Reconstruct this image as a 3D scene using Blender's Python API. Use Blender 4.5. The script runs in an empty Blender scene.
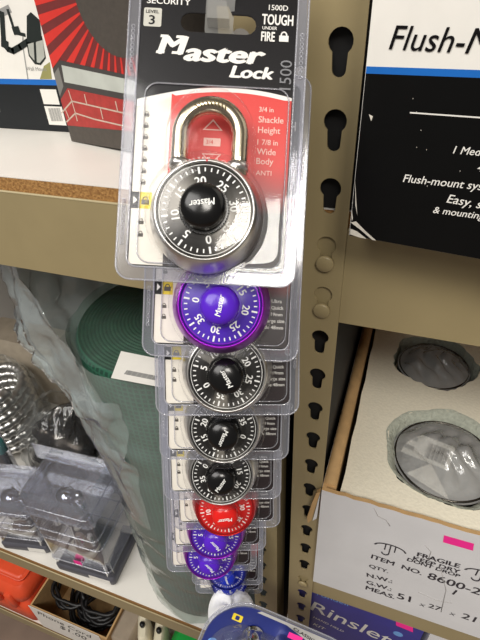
import bpy, math, random
from mathutils import Vector, Matrix, noise
from mathutils.geometry import tessellate_polygon

# ------------------------------------------------------------------ camera, world, lights
scene = bpy.context.scene
C = scene.collection
FOCAL = 470.0
YAW, PITCH, ROLL = -0.38634, 0.64232, -0.05951
EYE = Vector((0.04739, -0.27220, 0.03186))
FWD = Vector((math.sin(YAW) * math.cos(PITCH), math.cos(YAW) * math.cos(PITCH), -math.sin(PITCH)))
_r = Vector((math.cos(YAW), -math.sin(YAW), 0))
_u = _r.cross(FWD)
RIGHT = math.cos(ROLL) * _r + math.sin(ROLL) * _u
UP = -math.sin(ROLL) * _r + math.cos(ROLL) * _u
cam_data = bpy.data.cameras.new('camera')
cam = bpy.data.objects.new('camera', cam_data)
C.objects.link(cam)
scene.camera = cam
cam_data.sensor_fit = 'VERTICAL'
cam_data.sensor_height = 32.0
cam_data.lens = FOCAL / 640.0 * 32.0
cam_data.clip_start = 0.01
R = Matrix((RIGHT, UP, -FWD)).transposed()
cam.matrix_world = Matrix.Translation(EYE) @ R.to_4x4()

scene.view_settings.view_transform = 'Standard'
scene.view_settings.look = 'None'
scene.view_settings.exposure = -0.20
scene.view_settings.gamma = 1.0
scene.cycles.transparent_max_bounces = 40
scene.cycles.max_bounces = 10

world = bpy.data.worlds.new('store_light')
scene.world = world
world.use_nodes = True
bg = world.node_tree.nodes['Background']
bg.inputs[0].default_value = (1.0, 0.95, 0.88, 1)
bg.inputs[1].default_value = 0.20


def area(name, loc, target, sx, sy, power, col=(1, 0.95, 0.87)):
    l = bpy.data.lights.new(name, 'AREA')
    l.shape = 'RECTANGLE'
    l.size, l.size_y, l.energy, l.color = sx, sy, power, col
    o = bpy.data.objects.new(name, l)
    C.objects.link(o)
    o.location = loc
    d = Vector(target) - Vector(loc)
    o.rotation_euler = d.to_track_quat('-Z', 'Y').to_euler()
    return o


area('ceiling_lamp_right', (0.70, -1.36, 1.36), (0, 0, -0.3), 0.50, 0.50, 26)
area('ceiling_lamp_left', (-1.1, -1.75, 2.2), (-0.2, 0, -0.5), 2.6, 1.8, 112, (1, 0.97, 0.93))


# ------------------------------------------------------------------ helpers
def on_plane(px, py, p, n):
    """the point of a real surface (point p, normal n) seen at a place of the photograph"""
    d = FWD + (px - 240) / FOCAL * RIGHT - (py - 320) / FOCAL * UP
    p, n = Vector(p), Vector(n)
    t = (p - EYE).dot(n) / d.dot(n)
    return EYE + t * d


def lin(c):
    out = []
    for x in c:
        x /= 255.0
        out.append(x / 12.92 if x <= 0.04045 else ((x + 0.055) / 1.055) ** 2.4)
    return tuple(out) + (1.0,)


_mats = {}


def mat(name, rgb, rough=0.5, metal=0.0, vary=0.06, scale=60.0, bump=0.0, spec=0.5, coat=0.0, two=None, detail=4):
    if name in _mats:
        return _mats[name]
    m = bpy.data.materials.new(name)
    m.use_nodes = True
    nt = m.node_tree
    b = nt.nodes['Principled BSDF']
    b.inputs['Roughness'].default_value = rough
    b.inputs['Metallic'].default_value = metal
    b.inputs['Specular IOR Level'].default_value = spec
    b.inputs['Coat Weight'].default_value = coat
    b.inputs['Coat Roughness'].default_value = 0.08
    tc = nt.nodes.new('ShaderNodeTexCoord')
    n = nt.nodes.new('ShaderNodeTexNoise')
    n.inputs['Scale'].default_value = scale
    n.inputs['Detail'].default_value = detail
    nt.links.new(tc.outputs['Object'], n.inputs['Vector'])
    ramp = nt.nodes.new('ShaderNodeValToRGB')
    c = lin(rgb)
    c2 = lin(two) if two else None
    ramp.color_ramp.elements[0].position = 0.35
    ramp.color_ramp.elements[1].position = 0.65
    if c2:
        ramp.color_ramp.elements[0].color, ramp.color_ramp.elements[1].color = c, c2
    else:
        ramp.color_ramp.elements[0].color = tuple(x * (1 - vary) for x in c[:3]) + (1,)
        ramp.color_ramp.elements[1].color = tuple(min(1, x * (1 + vary)) for x in c[:3]) + (1,)
    nt.links.new(n.outputs['Fac'], ramp.inputs['Fac'])
    nt.links.new(ramp.outputs['Color'], b.inputs['Base Color'])
    if bump:
        bm_ = nt.nodes.new('ShaderNodeBump')
        bm_.inputs['Strength'].default_value = bump
        bm_.inputs['Distance'].default_value = 0.002
        nt.links.new(n.outputs['Fac'], bm_.inputs['Height'])
        nt.links.new(bm_.outputs['Normal'], b.inputs['Normal'])
    _mats[name] = m
    return m


def clear(name, tint=(1, 1, 1), haze=0.0, gloss=1.0, rough=0.05, bump=0.0, scale=40, white=(0.9, 0.92, 0.95), ior=1.45):
    """thin see-through plastic film: transparent, a little milky, shiny by Fresnel"""
    if name in _mats:
        return _mats[name]
    m = bpy.data.materials.new(name)
    m.use_nodes = True
    nt = m.node_tree
    nt.nodes.remove(nt.nodes['Principled BSDF'])
    out = nt.nodes['Material Output']
    N = nt.nodes.new
    tr = N('ShaderNodeBsdfTransparent')
    tr.inputs[0].default_value = tuple(tint) + (1,)
    df = N('ShaderNodeBsdfDiffuse')
    df.inputs[0].default_value = tuple(white) + (1,)
    gl = N('ShaderNodeBsdfGlossy')
    gl.inputs['Roughness'].default_value = rough
    geo, dot = N('ShaderNodeNewGeometry'), N('ShaderNodeVectorMath')
    dot.operation = 'DOT_PRODUCT'
    nt.links.new(geo.outputs['Incoming'], dot.inputs[0])
    nt.links.new(geo.outputs['Normal'], dot.inputs[1])

    def math_(op, a, v=None, w=None):
        q = N('ShaderNodeMath')
        q.operation = op
        q.use_clamp = op != 'ABSOLUTE'
        nt.links.new(a, q.inputs[0])
        for i, x in ((1, v), (2, w)):
            if x is not None:
                q.inputs[i].default_value = x
        return q
    ab = math_('ABSOLUTE', dot.outputs['Value'])
    inv = N('ShaderNodeMath')
    inv.operation = 'SUBTRACT'
    inv.inputs[0].default_value = 1.0
    nt.links.new(ab.outputs[0], inv.inputs[1])
    p5 = math_('POWER', inv.outputs[0], 5.0)
    mu = math_('MULTIPLY_ADD', p5.outputs[0], 0.75 * gloss, 0.055 * gloss)
    m1, m2 = N('ShaderNodeMixShader'), N('ShaderNodeMixShader')
    m1.inputs[0].default_value = haze
    nt.links.new(tr.outputs[0], m1.inputs[1])
    nt.links.new(df.outputs[0], m1.inputs[2])
    nt.links.new(mu.outputs[0], m2.inputs[0])
    nt.links.new(m1.outputs[0], m2.inputs[1])
    nt.links.new(gl.outputs[0], m2.inputs[2])
    nt.links.new(m2.outputs[0], out.inputs[0])
    if bump:
        tc, n, b = N('ShaderNodeTexCoord'), N('ShaderNodeTexNoise'), N('ShaderNodeBump')
        n.inputs['Scale'].default_value = scale
        n.inputs['Detail'].default_value = 3
        b.inputs['Strength'].default_value = bump
        b.inputs['Distance'].default_value = 0.004
        nt.links.new(tc.outputs['Object'], n.inputs['Vector'])
        nt.links.new(n.outputs['Fac'], b.inputs['Height'])
        for s in (df, gl):
            nt.links.new(b.outputs[0], s.inputs['Normal'])
    _mats[name] = m
    return m


def spun(name, rgb, gl_rgb, fac, rough=0.3, base_rough=0.25):
    """lathe-spun finish: the highlight fans out around the axis"""
    if name in _mats:
        return _mats[name]
    m = mat(name, rgb, base_rough)
    nt = m.node_tree
    N = nt.nodes.new
    g = N('ShaderNodeBsdfAnisotropic')
    g.inputs['Color'].default_value = lin(gl_rgb)
    g.inputs['Roughness'].default_value = rough
    g.inputs['Anisotropy'].default_value = 0.85
    t = N('ShaderNodeTangent')
    t.direction_type = 'RADIAL'
    t.axis = 'Z'
    nt.links.new(t.outputs[0], g.inputs['Tangent'])
    mx = N('ShaderNodeMixShader')
    mx.inputs[0].default_value = fac
    nt.links.new(nt.nodes['Principled BSDF'].outputs[0], mx.inputs[1])
    nt.links.new(g.outputs[0], mx.inputs[2])
    nt.links.new(mx.outputs[0], nt.nodes['Material Output'].inputs[0])
    return m


_fonts = {}


def text_geo(s, bold=0.0, shear=0.0):
    key = (s, shear)
    if key not in _fonts:
        cu = bpy.data.curves.new('lettering', 'FONT')
        cu.body = s
        cu.size = 1.0
        cu.shear = shear
        cu.resolution_u = 3
        cu.extrude = 0.0
        o = bpy.data.objects.new('lettering', cu)
        me = o.to_mesh()
        V = [Vector(v.co) for v in me.vertices]
        F = [tuple(p.vertices) for p in me.polygons]
        o.to_mesh_clear()
        bpy.data.objects.remove(o)
        bpy.data.curves.remove(cu)
        _fonts[key] = (V, F)
    return _fonts[key]


class MB:
    def __init__(self):
        self.v, self.f, self.mi, self.sm, self.mats = [], [], [], [], []

    def _m(self, m):
        if m not in self.mats:
            self.mats.append(m)
        return self.mats.index(m)

    def add(self, V, F, m, smooth=False, M=None):
        k = len(self.v)
        self.v += [(M @ Vector(p)) if M is not None else Vector(p) for p in V]
        i = self._m(m)
        for f in F:
            self.f.append(tuple(a + k for a in f))
            self.mi.append(i)
            self.sm.append(smooth)
        return self

    def box(self, x0, x1, y0, y1, z0, z1, m, M=None):
        V = [(x, y, z) for z in (z0, z1) for y in (y0, y1) for x in (x0, x1)]
        F = [(0, 2, 3, 1), (4, 5, 7, 6), (0, 1, 5, 4), (2, 6, 7, 3), (0, 4, 6, 2), (1, 3, 7, 5)]
        return self.add(V, F, m, False, M)

    def rbox(self, x0, x1, y0, y1, z0, z1, r, m, M=None, n=3):
        """box with vertical edges rounded and top/bottom edges chamfered"""
        out = rrect((x0 + x1) / 2, (y0 + y1) / 2, (x1 - x0) / 2, (y1 - y0) / 2, r * 1.6, n)
        inn = rrect((x0 + x1) / 2, (y0 + y1) / 2, (x1 - x0) / 2 - r, (y1 - y0) / 2 - r, r * 0.8, n)
        k = len(out)
        V = [(x, y, z0) for x, y in inn] + [(x, y, z0 + r) for x, y in out] + [(x, y, z1 - r) for x, y in out] + [(x, y, z1) for x, y in inn]
        F = []
        for a in range(3):
            for i in range(k):
                j = (i + 1) % k
                F.append((a * k + i, a * k + j, (a + 1) * k + j, (a + 1) * k + i))
        self.add(V, F, m, True, M)
        self.add([V[i] for i in range(k)], [tuple(reversed(range(k)))], m, False, M)
        return self.add([V[3 * k + i] for i in range(k)], [tuple(range(k))], m, False, M)

    def shape(self, loops, z0, z1, m, M=None, side=None):
        """outline (first loop) with holes (others), extruded from z0 to z1; a flat sheet when z0 == z1"""
        P = [Vector((x, y, 0)) for L in loops for x, y in L]
        tris = tessellate_polygon([[Vector((x, y, 0)) for x, y in L] for L in loops])
        tris = [t for t in tris]
        n = len(P)
        F = []
        for a, b, c in tris:
            ar = (P[b] - P[a]).cross(P[c] - P[a]).z
            F.append((a, b, c) if ar > 0 else (a, c, b))
        self.add([(p.x, p.y, z1) for p in P], F, m, False, M)
        if z0 != z1:
            self.add([(p.x, p.y, z0) for p in P], [tuple(reversed(f)) for f in F], m, False, M)
            for li, L in enumerate(loops):
                k = len(L)
                area2 = sum(L[i][0] * L[(i + 1) % k][1] - L[(i + 1) % k][0] * L[i][1] for i in range(k))
                V = [(x, y, z0) for x, y in L] + [(x, y, z1) for x, y in L]
                flip = (area2 > 0) != (li == 0)
                Fs = []
                for i in range(k):
                    j = (i + 1) % k
                    q = (i, j, k + j, k + i)
                    Fs.append(tuple(reversed(q)) if flip else q)
                self.add(V, Fs, side or m, False, M)
        return self

    def lathe(self, prof, n, m, M=None, smooth=True, caps=False):
        V, F = [], []
        for r, z in prof:
            for i in range(n):
                a = 2 * math.pi * i / n
                V.append((r * math.cos(a), r * math.sin(a), z))
        for k in range(len(prof) - 1):
            for i in range(n):
                j = (i + 1) % n
                F.append((k * n + i, k * n + j, (k + 1) * n + j, (k + 1) * n + i))
        if caps:
            F.append(tuple(reversed(range(n))))
            F.append(tuple(range((len(prof) - 1) * n, len(prof) * n)))
        return self.add(V, F, m, smooth, M)

    def tube(self, pts, r, m, n=10, M=None, caps=True, closed=False, radii=None):
        pts = [Vector(p) for p in pts]
        k = len(pts)
        V, F = [], []
        prev = None
        for i, p in enumerate(pts):
            if closed:
                t = (pts[(i + 1) % k] - pts[i - 1]).normalized()
            else:
                t = (pts[min(i + 1, k - 1)] - pts[max(i - 1, 0)]).normalized()
            if prev is None:
                a = t.orthogonal().normalized()
            else:
                a = (prev - t * prev.dot(t)).normalized()
            prev = a
            b = t.cross(a)
            rr = radii[i] if radii else r
            for j in range(n):
                w = 2 * math.pi * j / n
                V.append(p + rr * (math.cos(w) * a + math.sin(w) * b))
        for i in range(k if closed else k - 1):
            i2 = (i + 1) % k
            for j in range(n):
                j2 = (j + 1) % n
                F.append((i * n + j, i * n + j2, i2 * n + j2, i2 * n + j))
        if caps and not closed:
            F.append(tuple(reversed(range(n))))
            F.append(tuple(range((k - 1) * n, k * n)))
        return self.add(V, F, m, True, M)

    def ball(self, c, r, m, M=None, n=8, sq=(1, 1, 1)):
        V, F = [], []
        h = max(3, n // 2)
        for k in range(h + 1):
            p = math.pi * k / h
            for i in range(n):
                a = 2 * math.pi * i / n
                V.append((c[0] + sq[0] * r * math.sin(p) * math.cos(a), c[1] + sq[1] * r * math.sin(p) * math.sin(a), c[2] - sq[2] * r * math.cos(p)))
        for k in range(h):
            for i in range(n):
                j = (i + 1) % n
                F.append((k * n + i, k * n + j, (k + 1) * n + j, (k + 1) * n + i))
        return self.add(V, F, m, True, M)

    def grid(self, fn, nu, nv, m, smooth=True, wrap=False, M=None):
        V = [fn(i / (nu if wrap else nu - 1), j / (nv - 1)) for j in range(nv) for i in range(nu)]
        F = []
        for j in range(nv - 1):
            for i in range(nu if wrap else nu - 1):
                i2 = (i + 1) % nu
                F.append((j * nu + i, j * nu + i2, (j + 1) * nu + i2, (j + 1) * nu + i))
        return self.add(V, F, m, smooth, M)

    def text(self, s, m, p0, p1=None, h=None, n=None, up=None, bold=0.0, shear=0.0, lift=0.0002, center=False, xs=1.0):
        """letters on a face: from p0 to p1 (fits the width) or of height h along +x"""
        V, F = text_geo(s, bold, shear)
        if not V:
            return self
        xs0, xs1 = min(v.x for v in V), max(v.x for v in V)
        cap = 0.70
        p0 = Vector(p0)
        n = Vector(n if n is not None else (0, 0, 1)).normalized()
        if p1 is not None:
            ex = Vector(p1) - p0
            ex -= n * ex.dot(n)
            w = ex.length
            ex.normalize()
            sx = w / (xs1 - xs0)
            sy = h / cap if h else sx
        else:
            u_ = Vector(up if up is not None else (0, 1, 0))
            ex = u_.cross(n).normalized()
            sy = h / cap
            sx = sy * xs
        ey = n.cross(ex)
        off = (xs1 + xs0) / 2 if center else xs0
        k = bold * 0.5
        for i, (dx, dy) in enumerate(((0, 0), (-k, 0), (k, 0), (0, k * 0.6), (0, -k * 0.6)) if k else ((0, 0),)):
            self.add([p0 + ex * ((v.x + dx - off) * sx) + ey * ((v.y + dy) * sy) + n * (lift + 2e-6 * i) for v in V], F, m)
        return self

    def mesh(self, name, origin=(0, 0, 0)):
        me = bpy.data.meshes.new(name)
        o = Vector(origin)
        me.from_pydata([tuple(p - o) for p in self.v], [], self.f)
        for m in self.mats:
            me.materials.append(m)
        me.polygons.foreach_set('material_index', self.mi)
        me.polygons.foreach_set('use_smooth', self.sm)
        me.update()
        return me

    def build(self, name, parent=None, origin=(0, 0, 0)):
        return link(name, self.mesh(name, origin), parent, origin)


def link(name, me, parent=None, origin=(0, 0, 0)):
    o = bpy.data.objects.new(name, me)
    C.objects.link(o)
    if parent is not None:
        o.parent = parent
    else:
        o.location = origin
    return o


def tag(o, label, cat, group=None):
    o['label'] = label
    o['category'] = cat
    if group:
        o['group'] = group
    return o


def thing(name, label, cat, loc=(0, 0, 0), group=None):
    o = bpy.data.objects.new(name, None)
    C.objects.link(o)
    o.location = loc
    o.empty_display_size = 0.02
    return tag(o, label, cat, group)


def struct(o):
    o['kind'] = 'structure'
    return o


def rrect(cx, cy, hx, hy, r, n=5):
    P = []
    for sx, sy, a0 in ((1, 1, 0), (-1, 1, 90), (-1, -1, 180), (1, -1, 270)):
        for i in range(n + 1):
            a = math.radians(a0 + 90 * i / n)
            P.append((cx + sx * (hx - r) + r * math.cos(a), cy + sy * (hy - r) + r * math.sin(a)))
    return P


def circle(cx, cy, r, n=32, a0=0):
    return [(cx + r * math.cos(a0 + 2 * math.pi * i / n), cy + r * math.sin(a0 + 2 * math.pi * i / n)) for i in range(n)]


def XZ(y):
    """local x,y,z -> world x, z up, front facing -y at depth y"""
    return Matrix(((1, 0, 0, 0), (0, 0, -1, y), (0, 1, 0, 0), (0, 0, 0, 1)))


def wob(p, s, a, seed=0.0):
    q = Vector((p[0] * s + seed, p[1] * s - seed, p[2] * s + 2 * seed))
    return noise.noise_vector(q) * a


# ------------------------------------------------------------------ materials
TAN = mat('tan_enamel_steel', (154, 139, 103), 0.38, 0, 0.03, 25, 0.03)
TAN_EDGE = mat('tan_enamel_edge', (184, 170, 132), 0.4, 0, 0.03, 25)
LAMINATE = mat('white_shelf_laminate', (226, 222, 214), 0.4, 0, 0.02, 14)
CHIP = mat('raw_particle_board', (176, 132, 76), 0.9, 0, 0.3, 420, 0.6, two=(140, 98, 52))
INK_BLACK = mat('black_print', (16, 14, 16), 0.32, 0, 0.05, 80, spec=0.25)
INK_WHITE = mat('white_print', (235, 232, 225), 0.45, 0, 0.02, 80)
INK_BLUE = mat('blue_print', (22, 104, 190), 0.4, 0, 0.03, 80)
INK_GREY = mat('grey_print', (150, 150, 148), 0.5, 0, 0.03, 80)
INK_CHAR = mat('charcoal_print', (74, 68, 62), 0.55, 0, 0.08, 300)
INK_RED = mat('red_print', (214, 52, 44), 0.4, 0, 0.04, 80)
INK_BRICK = mat('brick_red_print', (168, 52, 48), 0.5, 0, 0.1, 200)
INK_DKRED = mat('dark_red_print', (112, 40, 40), 0.5, 0, 0.06, 200)
INK_YELLOW = mat('yellow_print', (226, 200, 40), 0.45, 0, 0.03, 80)
INK_MAROON = mat('maroon_print', (62, 36, 36), 0.4, 0, 0.04, 80)
MORTAR = mat('mortar_print', (196, 176, 160), 0.5, 0, 0.05, 200)
PINK = mat('pink_sticker_paper', (250, 44, 150), 0.6, 0, 0.02, 100)
KRAFT = mat('kraft_cardboard', (188, 152, 104), 0.85, 0, 0.07, 90, 0.15)
CARTON_WHITE = mat('white_carton_liner', (216, 215, 216), 0.6, 0, 0.03, 20, 0.08)
FOAM = mat('white_styrofoam', (238, 231, 210), 0.9, 0, 0.03, 350, 0.22, detail=2)
FOAM_TORN = mat('torn_styrofoam', (176, 180, 166), 0.95, 0, 0.1, 260, 1.0, detail=3)
CHROME = mat('polished_chrome', (205, 205, 208), 0.08, 1.0, 0.02, 40)
STEEL = mat('brushed_steel', (222, 220, 216), 0.30, 1.0, 0.04, 200)
SHACKLE = mat('shackle_steel', (196, 184, 160), 0.2, 1.0, 0.04, 160)
PLASTIC = clear('blister_plastic', (0.985, 0.985, 0.99), 0.004, 0.6, 0.07)
FLANGE = clear('blister_rim_plastic', (0.86, 0.86, 0.90), 0.10, 1.0, 0.12, 0, 300, (0.72, 0.74, 0.80))
EMBOSS = clear('embossed_plastic', (0.80, 0.80, 0.84), 0.24, 1.0, 0.1, 0, 1, (0.85, 0.86, 0.9))
FILM = clear('clear_bag_film', (0.93, 0.94, 0.93), 0.32, 1.6, 0.12, 0.8, 55, (0.82, 0.82, 0.80))
FILM_BLUE = clear('bluish_bag_film', (0.88, 0.93, 0.93), 0.24, 2.6, 0.12, 0.6, 40, (0.78, 0.86, 0.87))
FILM_THIN = clear('thin_bag_film', (0.96, 0.97, 0.97), 0.03, 1.0, 0.12, 0.5, 60)
WRAP = clear('stretch_wrap', (0.86, 0.93, 0.90), 0.18, 1.4, 0.16, 0.5, 22, (0.66, 0.77, 0.75))
RIGID = clear('clear_clamshell', (0.90, 0.91, 0.95), 0.08, 2.2, 0.06, 0.12, 30, (0.8, 0.82, 0.9))

# ------------------------------------------------------------------ the setting
b = MB()
FLOORM = mat('brown_plank_floor', (128, 108, 94), 0.45, 0, 0.12, 9, 0.05)
b.box(-2.4, 1.8, -2.2, 0.62, -1.50, -1.46, FLOORM)
struct(b.build('floor'))
b = MB()
b.box(-2.4, 1.8, 0.60, 0.62, -1.46, 0.9, mat('grey_wall_paint', (150, 146, 140), 0.8, 0, 0.03, 6))
struct(b.build('wall_back'))

# ------------------------------------------------------------------ shelving units
PITCH_H = 0.0381


def keyhole(cx, cz):
    """keyhole outline: round top with a narrower slot below"""
    P = []
    for i in range(15):
        a = math.radians(-50 + 280 * i / 14)
        P.append((cx + 0.0064 * math.cos(a), cz + 0.0064 * math.sin(a)))
    for i in range(9):
        a = math.radians(180 + 180 * i / 8)
        P.append((cx + 0.0037 * math.cos(a), cz - 0.0128 + 0.0037 * math.sin(a)))
    return P


def post(parent, x0, x1, hx, y, side_x, back=1, holes=True):
    """angle-steel post: a front flange with keyholes and a side flange running back"""
    b = MB()
    z0, z1 = -1.46, 0.34
    M = XZ(y + 0.0016) if back > 0 else XZ(y)
    for k in range(-8, 38):
        za, zb_ = -PITCH_H * k + 0.016, -PITCH_H * (k + 1) + 0.016
        b.shape([[(x0, zb_), (x1, zb_), (x1, za), (x0, za)], keyhole(hx, -PITCH_H * k)], 0, 0.0016, TAN, M)
    zl_ = -PITCH_H * 38 + 0.016
    b.shape([[(x0, z0), (x1, z0), (x1, zl_), (x0, zl_)]], 0, 0.0016, TAN, M)
    z1 = PITCH_H * 8 + 0.016
    sx = side_x
    b.box(sx, sx + 0.0016, min(y + 0.0016 * back, y + 0.036 * back), max(y + 0.0016 * back, y + 0.036 * back), z0, z1, TAN)
    return b.build('post', parent)


def beam(parent, x0, x1, zt, zb, y=0.0022, back=1, rivets=()):
    """front plate with a rolled top lip and a return flange at the bottom"""
    b = MB()
    ya, yb = sorted((y, y + 0.0018 * back))
    b.box(x0, x1, ya, yb, zb, zt, TAN)
    yc, yd = sorted((y + 0.0018 * back, y + 0.020 * back))
    b.box(x0, x1, yc, yd, zb, zb + 0.0016, TAN)
    b.box(x0, x1, yc, yd, zt - 0.012, zt - 0.0104, TAN)
    b.tube([(x0, y + 0.0009 * back, zt), (x1, y + 0.0009 * back, zt)], 0.0012, TAN_EDGE, 8)
    o = b.build('beam', parent)
    for rx, rz in rivets:
        r = MB()
        r.lathe([(0.0001, 0.0032), (0.0050, 0.0032), (0.0058, 0.0026), (0.0060, 0.0018), (0.0060, 0.0004), (0.0034, 0.0004), (0.0034, -0.002)], 24, TAN, XZ(0.0) @ Matrix.Translation((rx, rz, 0)))
        r.build('rivet', o)
    return o


LEFT_UNIT = thing('shelving_unit', 'tan steel shelving unit left of the hanging padlocks', 'shelving', (0, 0, 0), 'tan steel shelving units')
RIGHT_UNIT = thing('shelving_unit', 'tan steel shelving unit with keyhole post right of the hanging padlocks', 'shelving', (0, 0, 0), 'tan steel shelving units')
post(RIGHT_UNIT, -0.0178, 0.0122, 0.0, 0.0, -0.0178)
post(LEFT_UNIT, -0.0660, -0.0335, -0.0535, 0.0, -0.0351)
post(RIGHT_UNIT, -0.0178, 0.0122, 0.0, 0.50, -0.0178, -1)
post(LEFT_UNIT, -0.0660, -0.0335, -0.0535, 0.50, -0.0351, -1)
post(LEFT_UNIT, -1.25, -1.215, -1.23, 0.0, -1.25)
post(LEFT_UNIT, -1.25, -1.215, -1.23, 0.50, -1.25, -1)
post(RIGHT_UNIT, 1.13, 1.165, 1.145, 0.0, 1.163)
post(RIGHT_UNIT, 1.13, 1.165, 1.145, 0.50, 1.163, -1)
RV = [(0.0, -PITCH_H * 3 - 0.0128), (0.0, -PITCH_H * 4 - 0.0128)]
RVL = [(-0.0535, z) for _, z in RV]


def shelf(unit, x0, x1, zt, height, label, rv=(), board=0.0105):
    beam(unit, x0, x1, zt, zt - height, 0.0022, 1, rv)
    beam(unit, x0, x1, zt, zt - height, 0.4978, -1)
    b = MB()
    z0 = zt - 0.0103
    ztop = zt + 0.0118
    b.box(x0 + 0.002, x1 - 0.002, 0.0052, 0.4948, z0, ztop - 0.0006, CHIP)
    b.box(x0 + 0.002, x1 - 0.002, 0.0052, 0.4948, ztop - 0.0006, ztop, LAMINATE)
    tag(b.build('shelf_board'), label, 'shelf board', 'shelf boards')
    return ztop


ZU = shelf(LEFT_UNIT, -1.2135, -0.0365, -0.1032, 0.0724, 'white-topped particle board shelf under the red sunburst carton', RVL)
ZUR = shelf(RIGHT_UNIT, -0.0155, 1.128, -0.1032, 0.0724, 'shelf board under the black and white mount carton at right', RV)
ZL = shelf(LEFT_UNIT, -1.2135, -0.0365, -0.9065, 0.042, 'white shelf board under the green mesh roll and clear packs')
ZLR = shelf(RIGHT_UNIT, -0.0155, 1.128, -0.569, 0.036, 'shelf board under the white carton of bagged fittings', [(0.0, -PITCH_H * 15 - 0.0128)])
ZB = shelf(LEFT_UNIT, -1.2135, -0.0365, -1.342, 0.042, 'lowest white shelf board under the orange case and cord carton')
ZBR = shelf(RIGHT_UNIT, -0.0155, 1.128, -0.92, 0.042, 'shelf board under the blue printed carton at lower right')

# ------------------------------------------------------------------ padlock packs
MM = 0.001
_pack_mesh = {}


def logo(b, m, x, y, h, M, n=(0, 0, 1)):
    """heavy slanted slab-serif MASTER / LOCK lettering in two lines"""
    b.text('M', m, (x, y, 0), h=h, bold=0.09, shear=0.22, lift=M, xs=1.38)
    k = h * 1.48
    b.text('aster', m, (x + k, y - 0.3 * h, 0), h=h * 0.96, bold=0.10, shear=0.22, lift=M, xs=1.52)
    for dx, dy, w in ((-0.14, 0, 0.46), (0.72, 0, 0.46), (0.06, 0.88, 0.42), (0.92, 0.88, 0.42)):
        b.add([(x + dx * h, y + dy * h, M), (x + (dx + w) * h, y + dy * h, M), (x + (dx + w + 0.03) * h, y + (dy + 0.15) * h, M), (x + (dx + 0.03) * h, y + (dy + 0.15) * h, M)], [(0, 1, 2, 3)], m)
    x2, y2, h2 = x + 4.0 * h, y - 1.10 * h, h * 0.64
    b.text('Lock', m, (x2, y2, 0), h=h2, bold=0.09, shear=0.22, lift=M, xs=1.30)
    b.add([(x2 - 0.12 * h2, y2, M), (x2 + 0.9 * h2, y2, M), (x2 + 0.94 * h2, y2 + 0.16 * h2, M), (x2 - 0.08 * h2, y2 + 0.16 * h2, M)], [(0, 1, 2, 3)], m)


def mini_padlock(b, m, x, y, s, z):
    b.add([(x - s, y - s, z), (x + s, y - s, z), (x + s, y + 0.3 * s, z), (x - s, y + 0.3 * s, z)], [(0, 1, 2, 3)], m)
    P = []
    for r in (0.75, 0.45):
        P += [(x + s * r * math.cos(math.pi * i / 8), y + 0.3 * s + s * 1.0 * (r + 0.15) * math.sin(math.pi * i / 8), z) for i in range(9)]
    b.add(P, [(i, i + 1, 10 + i, 9 + i) for i in range(8)], m)


def euro_slot(cx, cy, n=6):
    P = []
    w, h = 0.0170, 0.0043
    for i in range(n + 1):
        a = math.radians(-90 + 180 * i / n)
        P.append((cx + w - h + h * math.cos(a), cy + h * math.sin(a)))
    P += [(cx + 0.006, cy + h), (cx + 0.004, cy + h + 0.004), (cx - 0.004, cy + h + 0.004), (cx - 0.006, cy + h)]
    for i in range(n + 1):
        a = math.radians(90 + 180 * i / n)
        P.append((cx - w + h + h * math.cos(a), cy + h * math.sin(a)))
    return P


def red_panel_material():
    if 'red_to_dark_print' in _mats:
        return _mats['red_to_dark_print']
    m = mat('red_to_dark_print', (214, 52, 44), 0.4)
    nt = m.node_tree
    tc = nt.nodes.new('ShaderNodeTexCoord')
    sp = nt.nodes.new('ShaderNodeSeparateXYZ')
    mr = nt.nodes.new('ShaderNodeMapRange')
    mr.inputs[1].default_value, mr.inputs[2].default_value = 0.004, 0.026
    mx = nt.nodes.new('ShaderNodeValToRGB')
    mx.color_ramp.elements[0].color = lin((36, 23, 25))
    mx.color_ramp.elements[1].color = lin((214, 50, 42))
    nt.links.new(tc.outputs['Object'], sp.inputs[0])
    nt.links.new(sp.outputs['Y'], mr.inputs[0])
    nt.links.new(mr.outputs[0], mx.inputs[0])
    nt.links.new(mx.outputs[0], nt.nodes['Principled BSDF'].inputs['Base Color'])
    return m


SLOT_Y = 0.0885
CARD_TOP = 0.112


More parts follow.
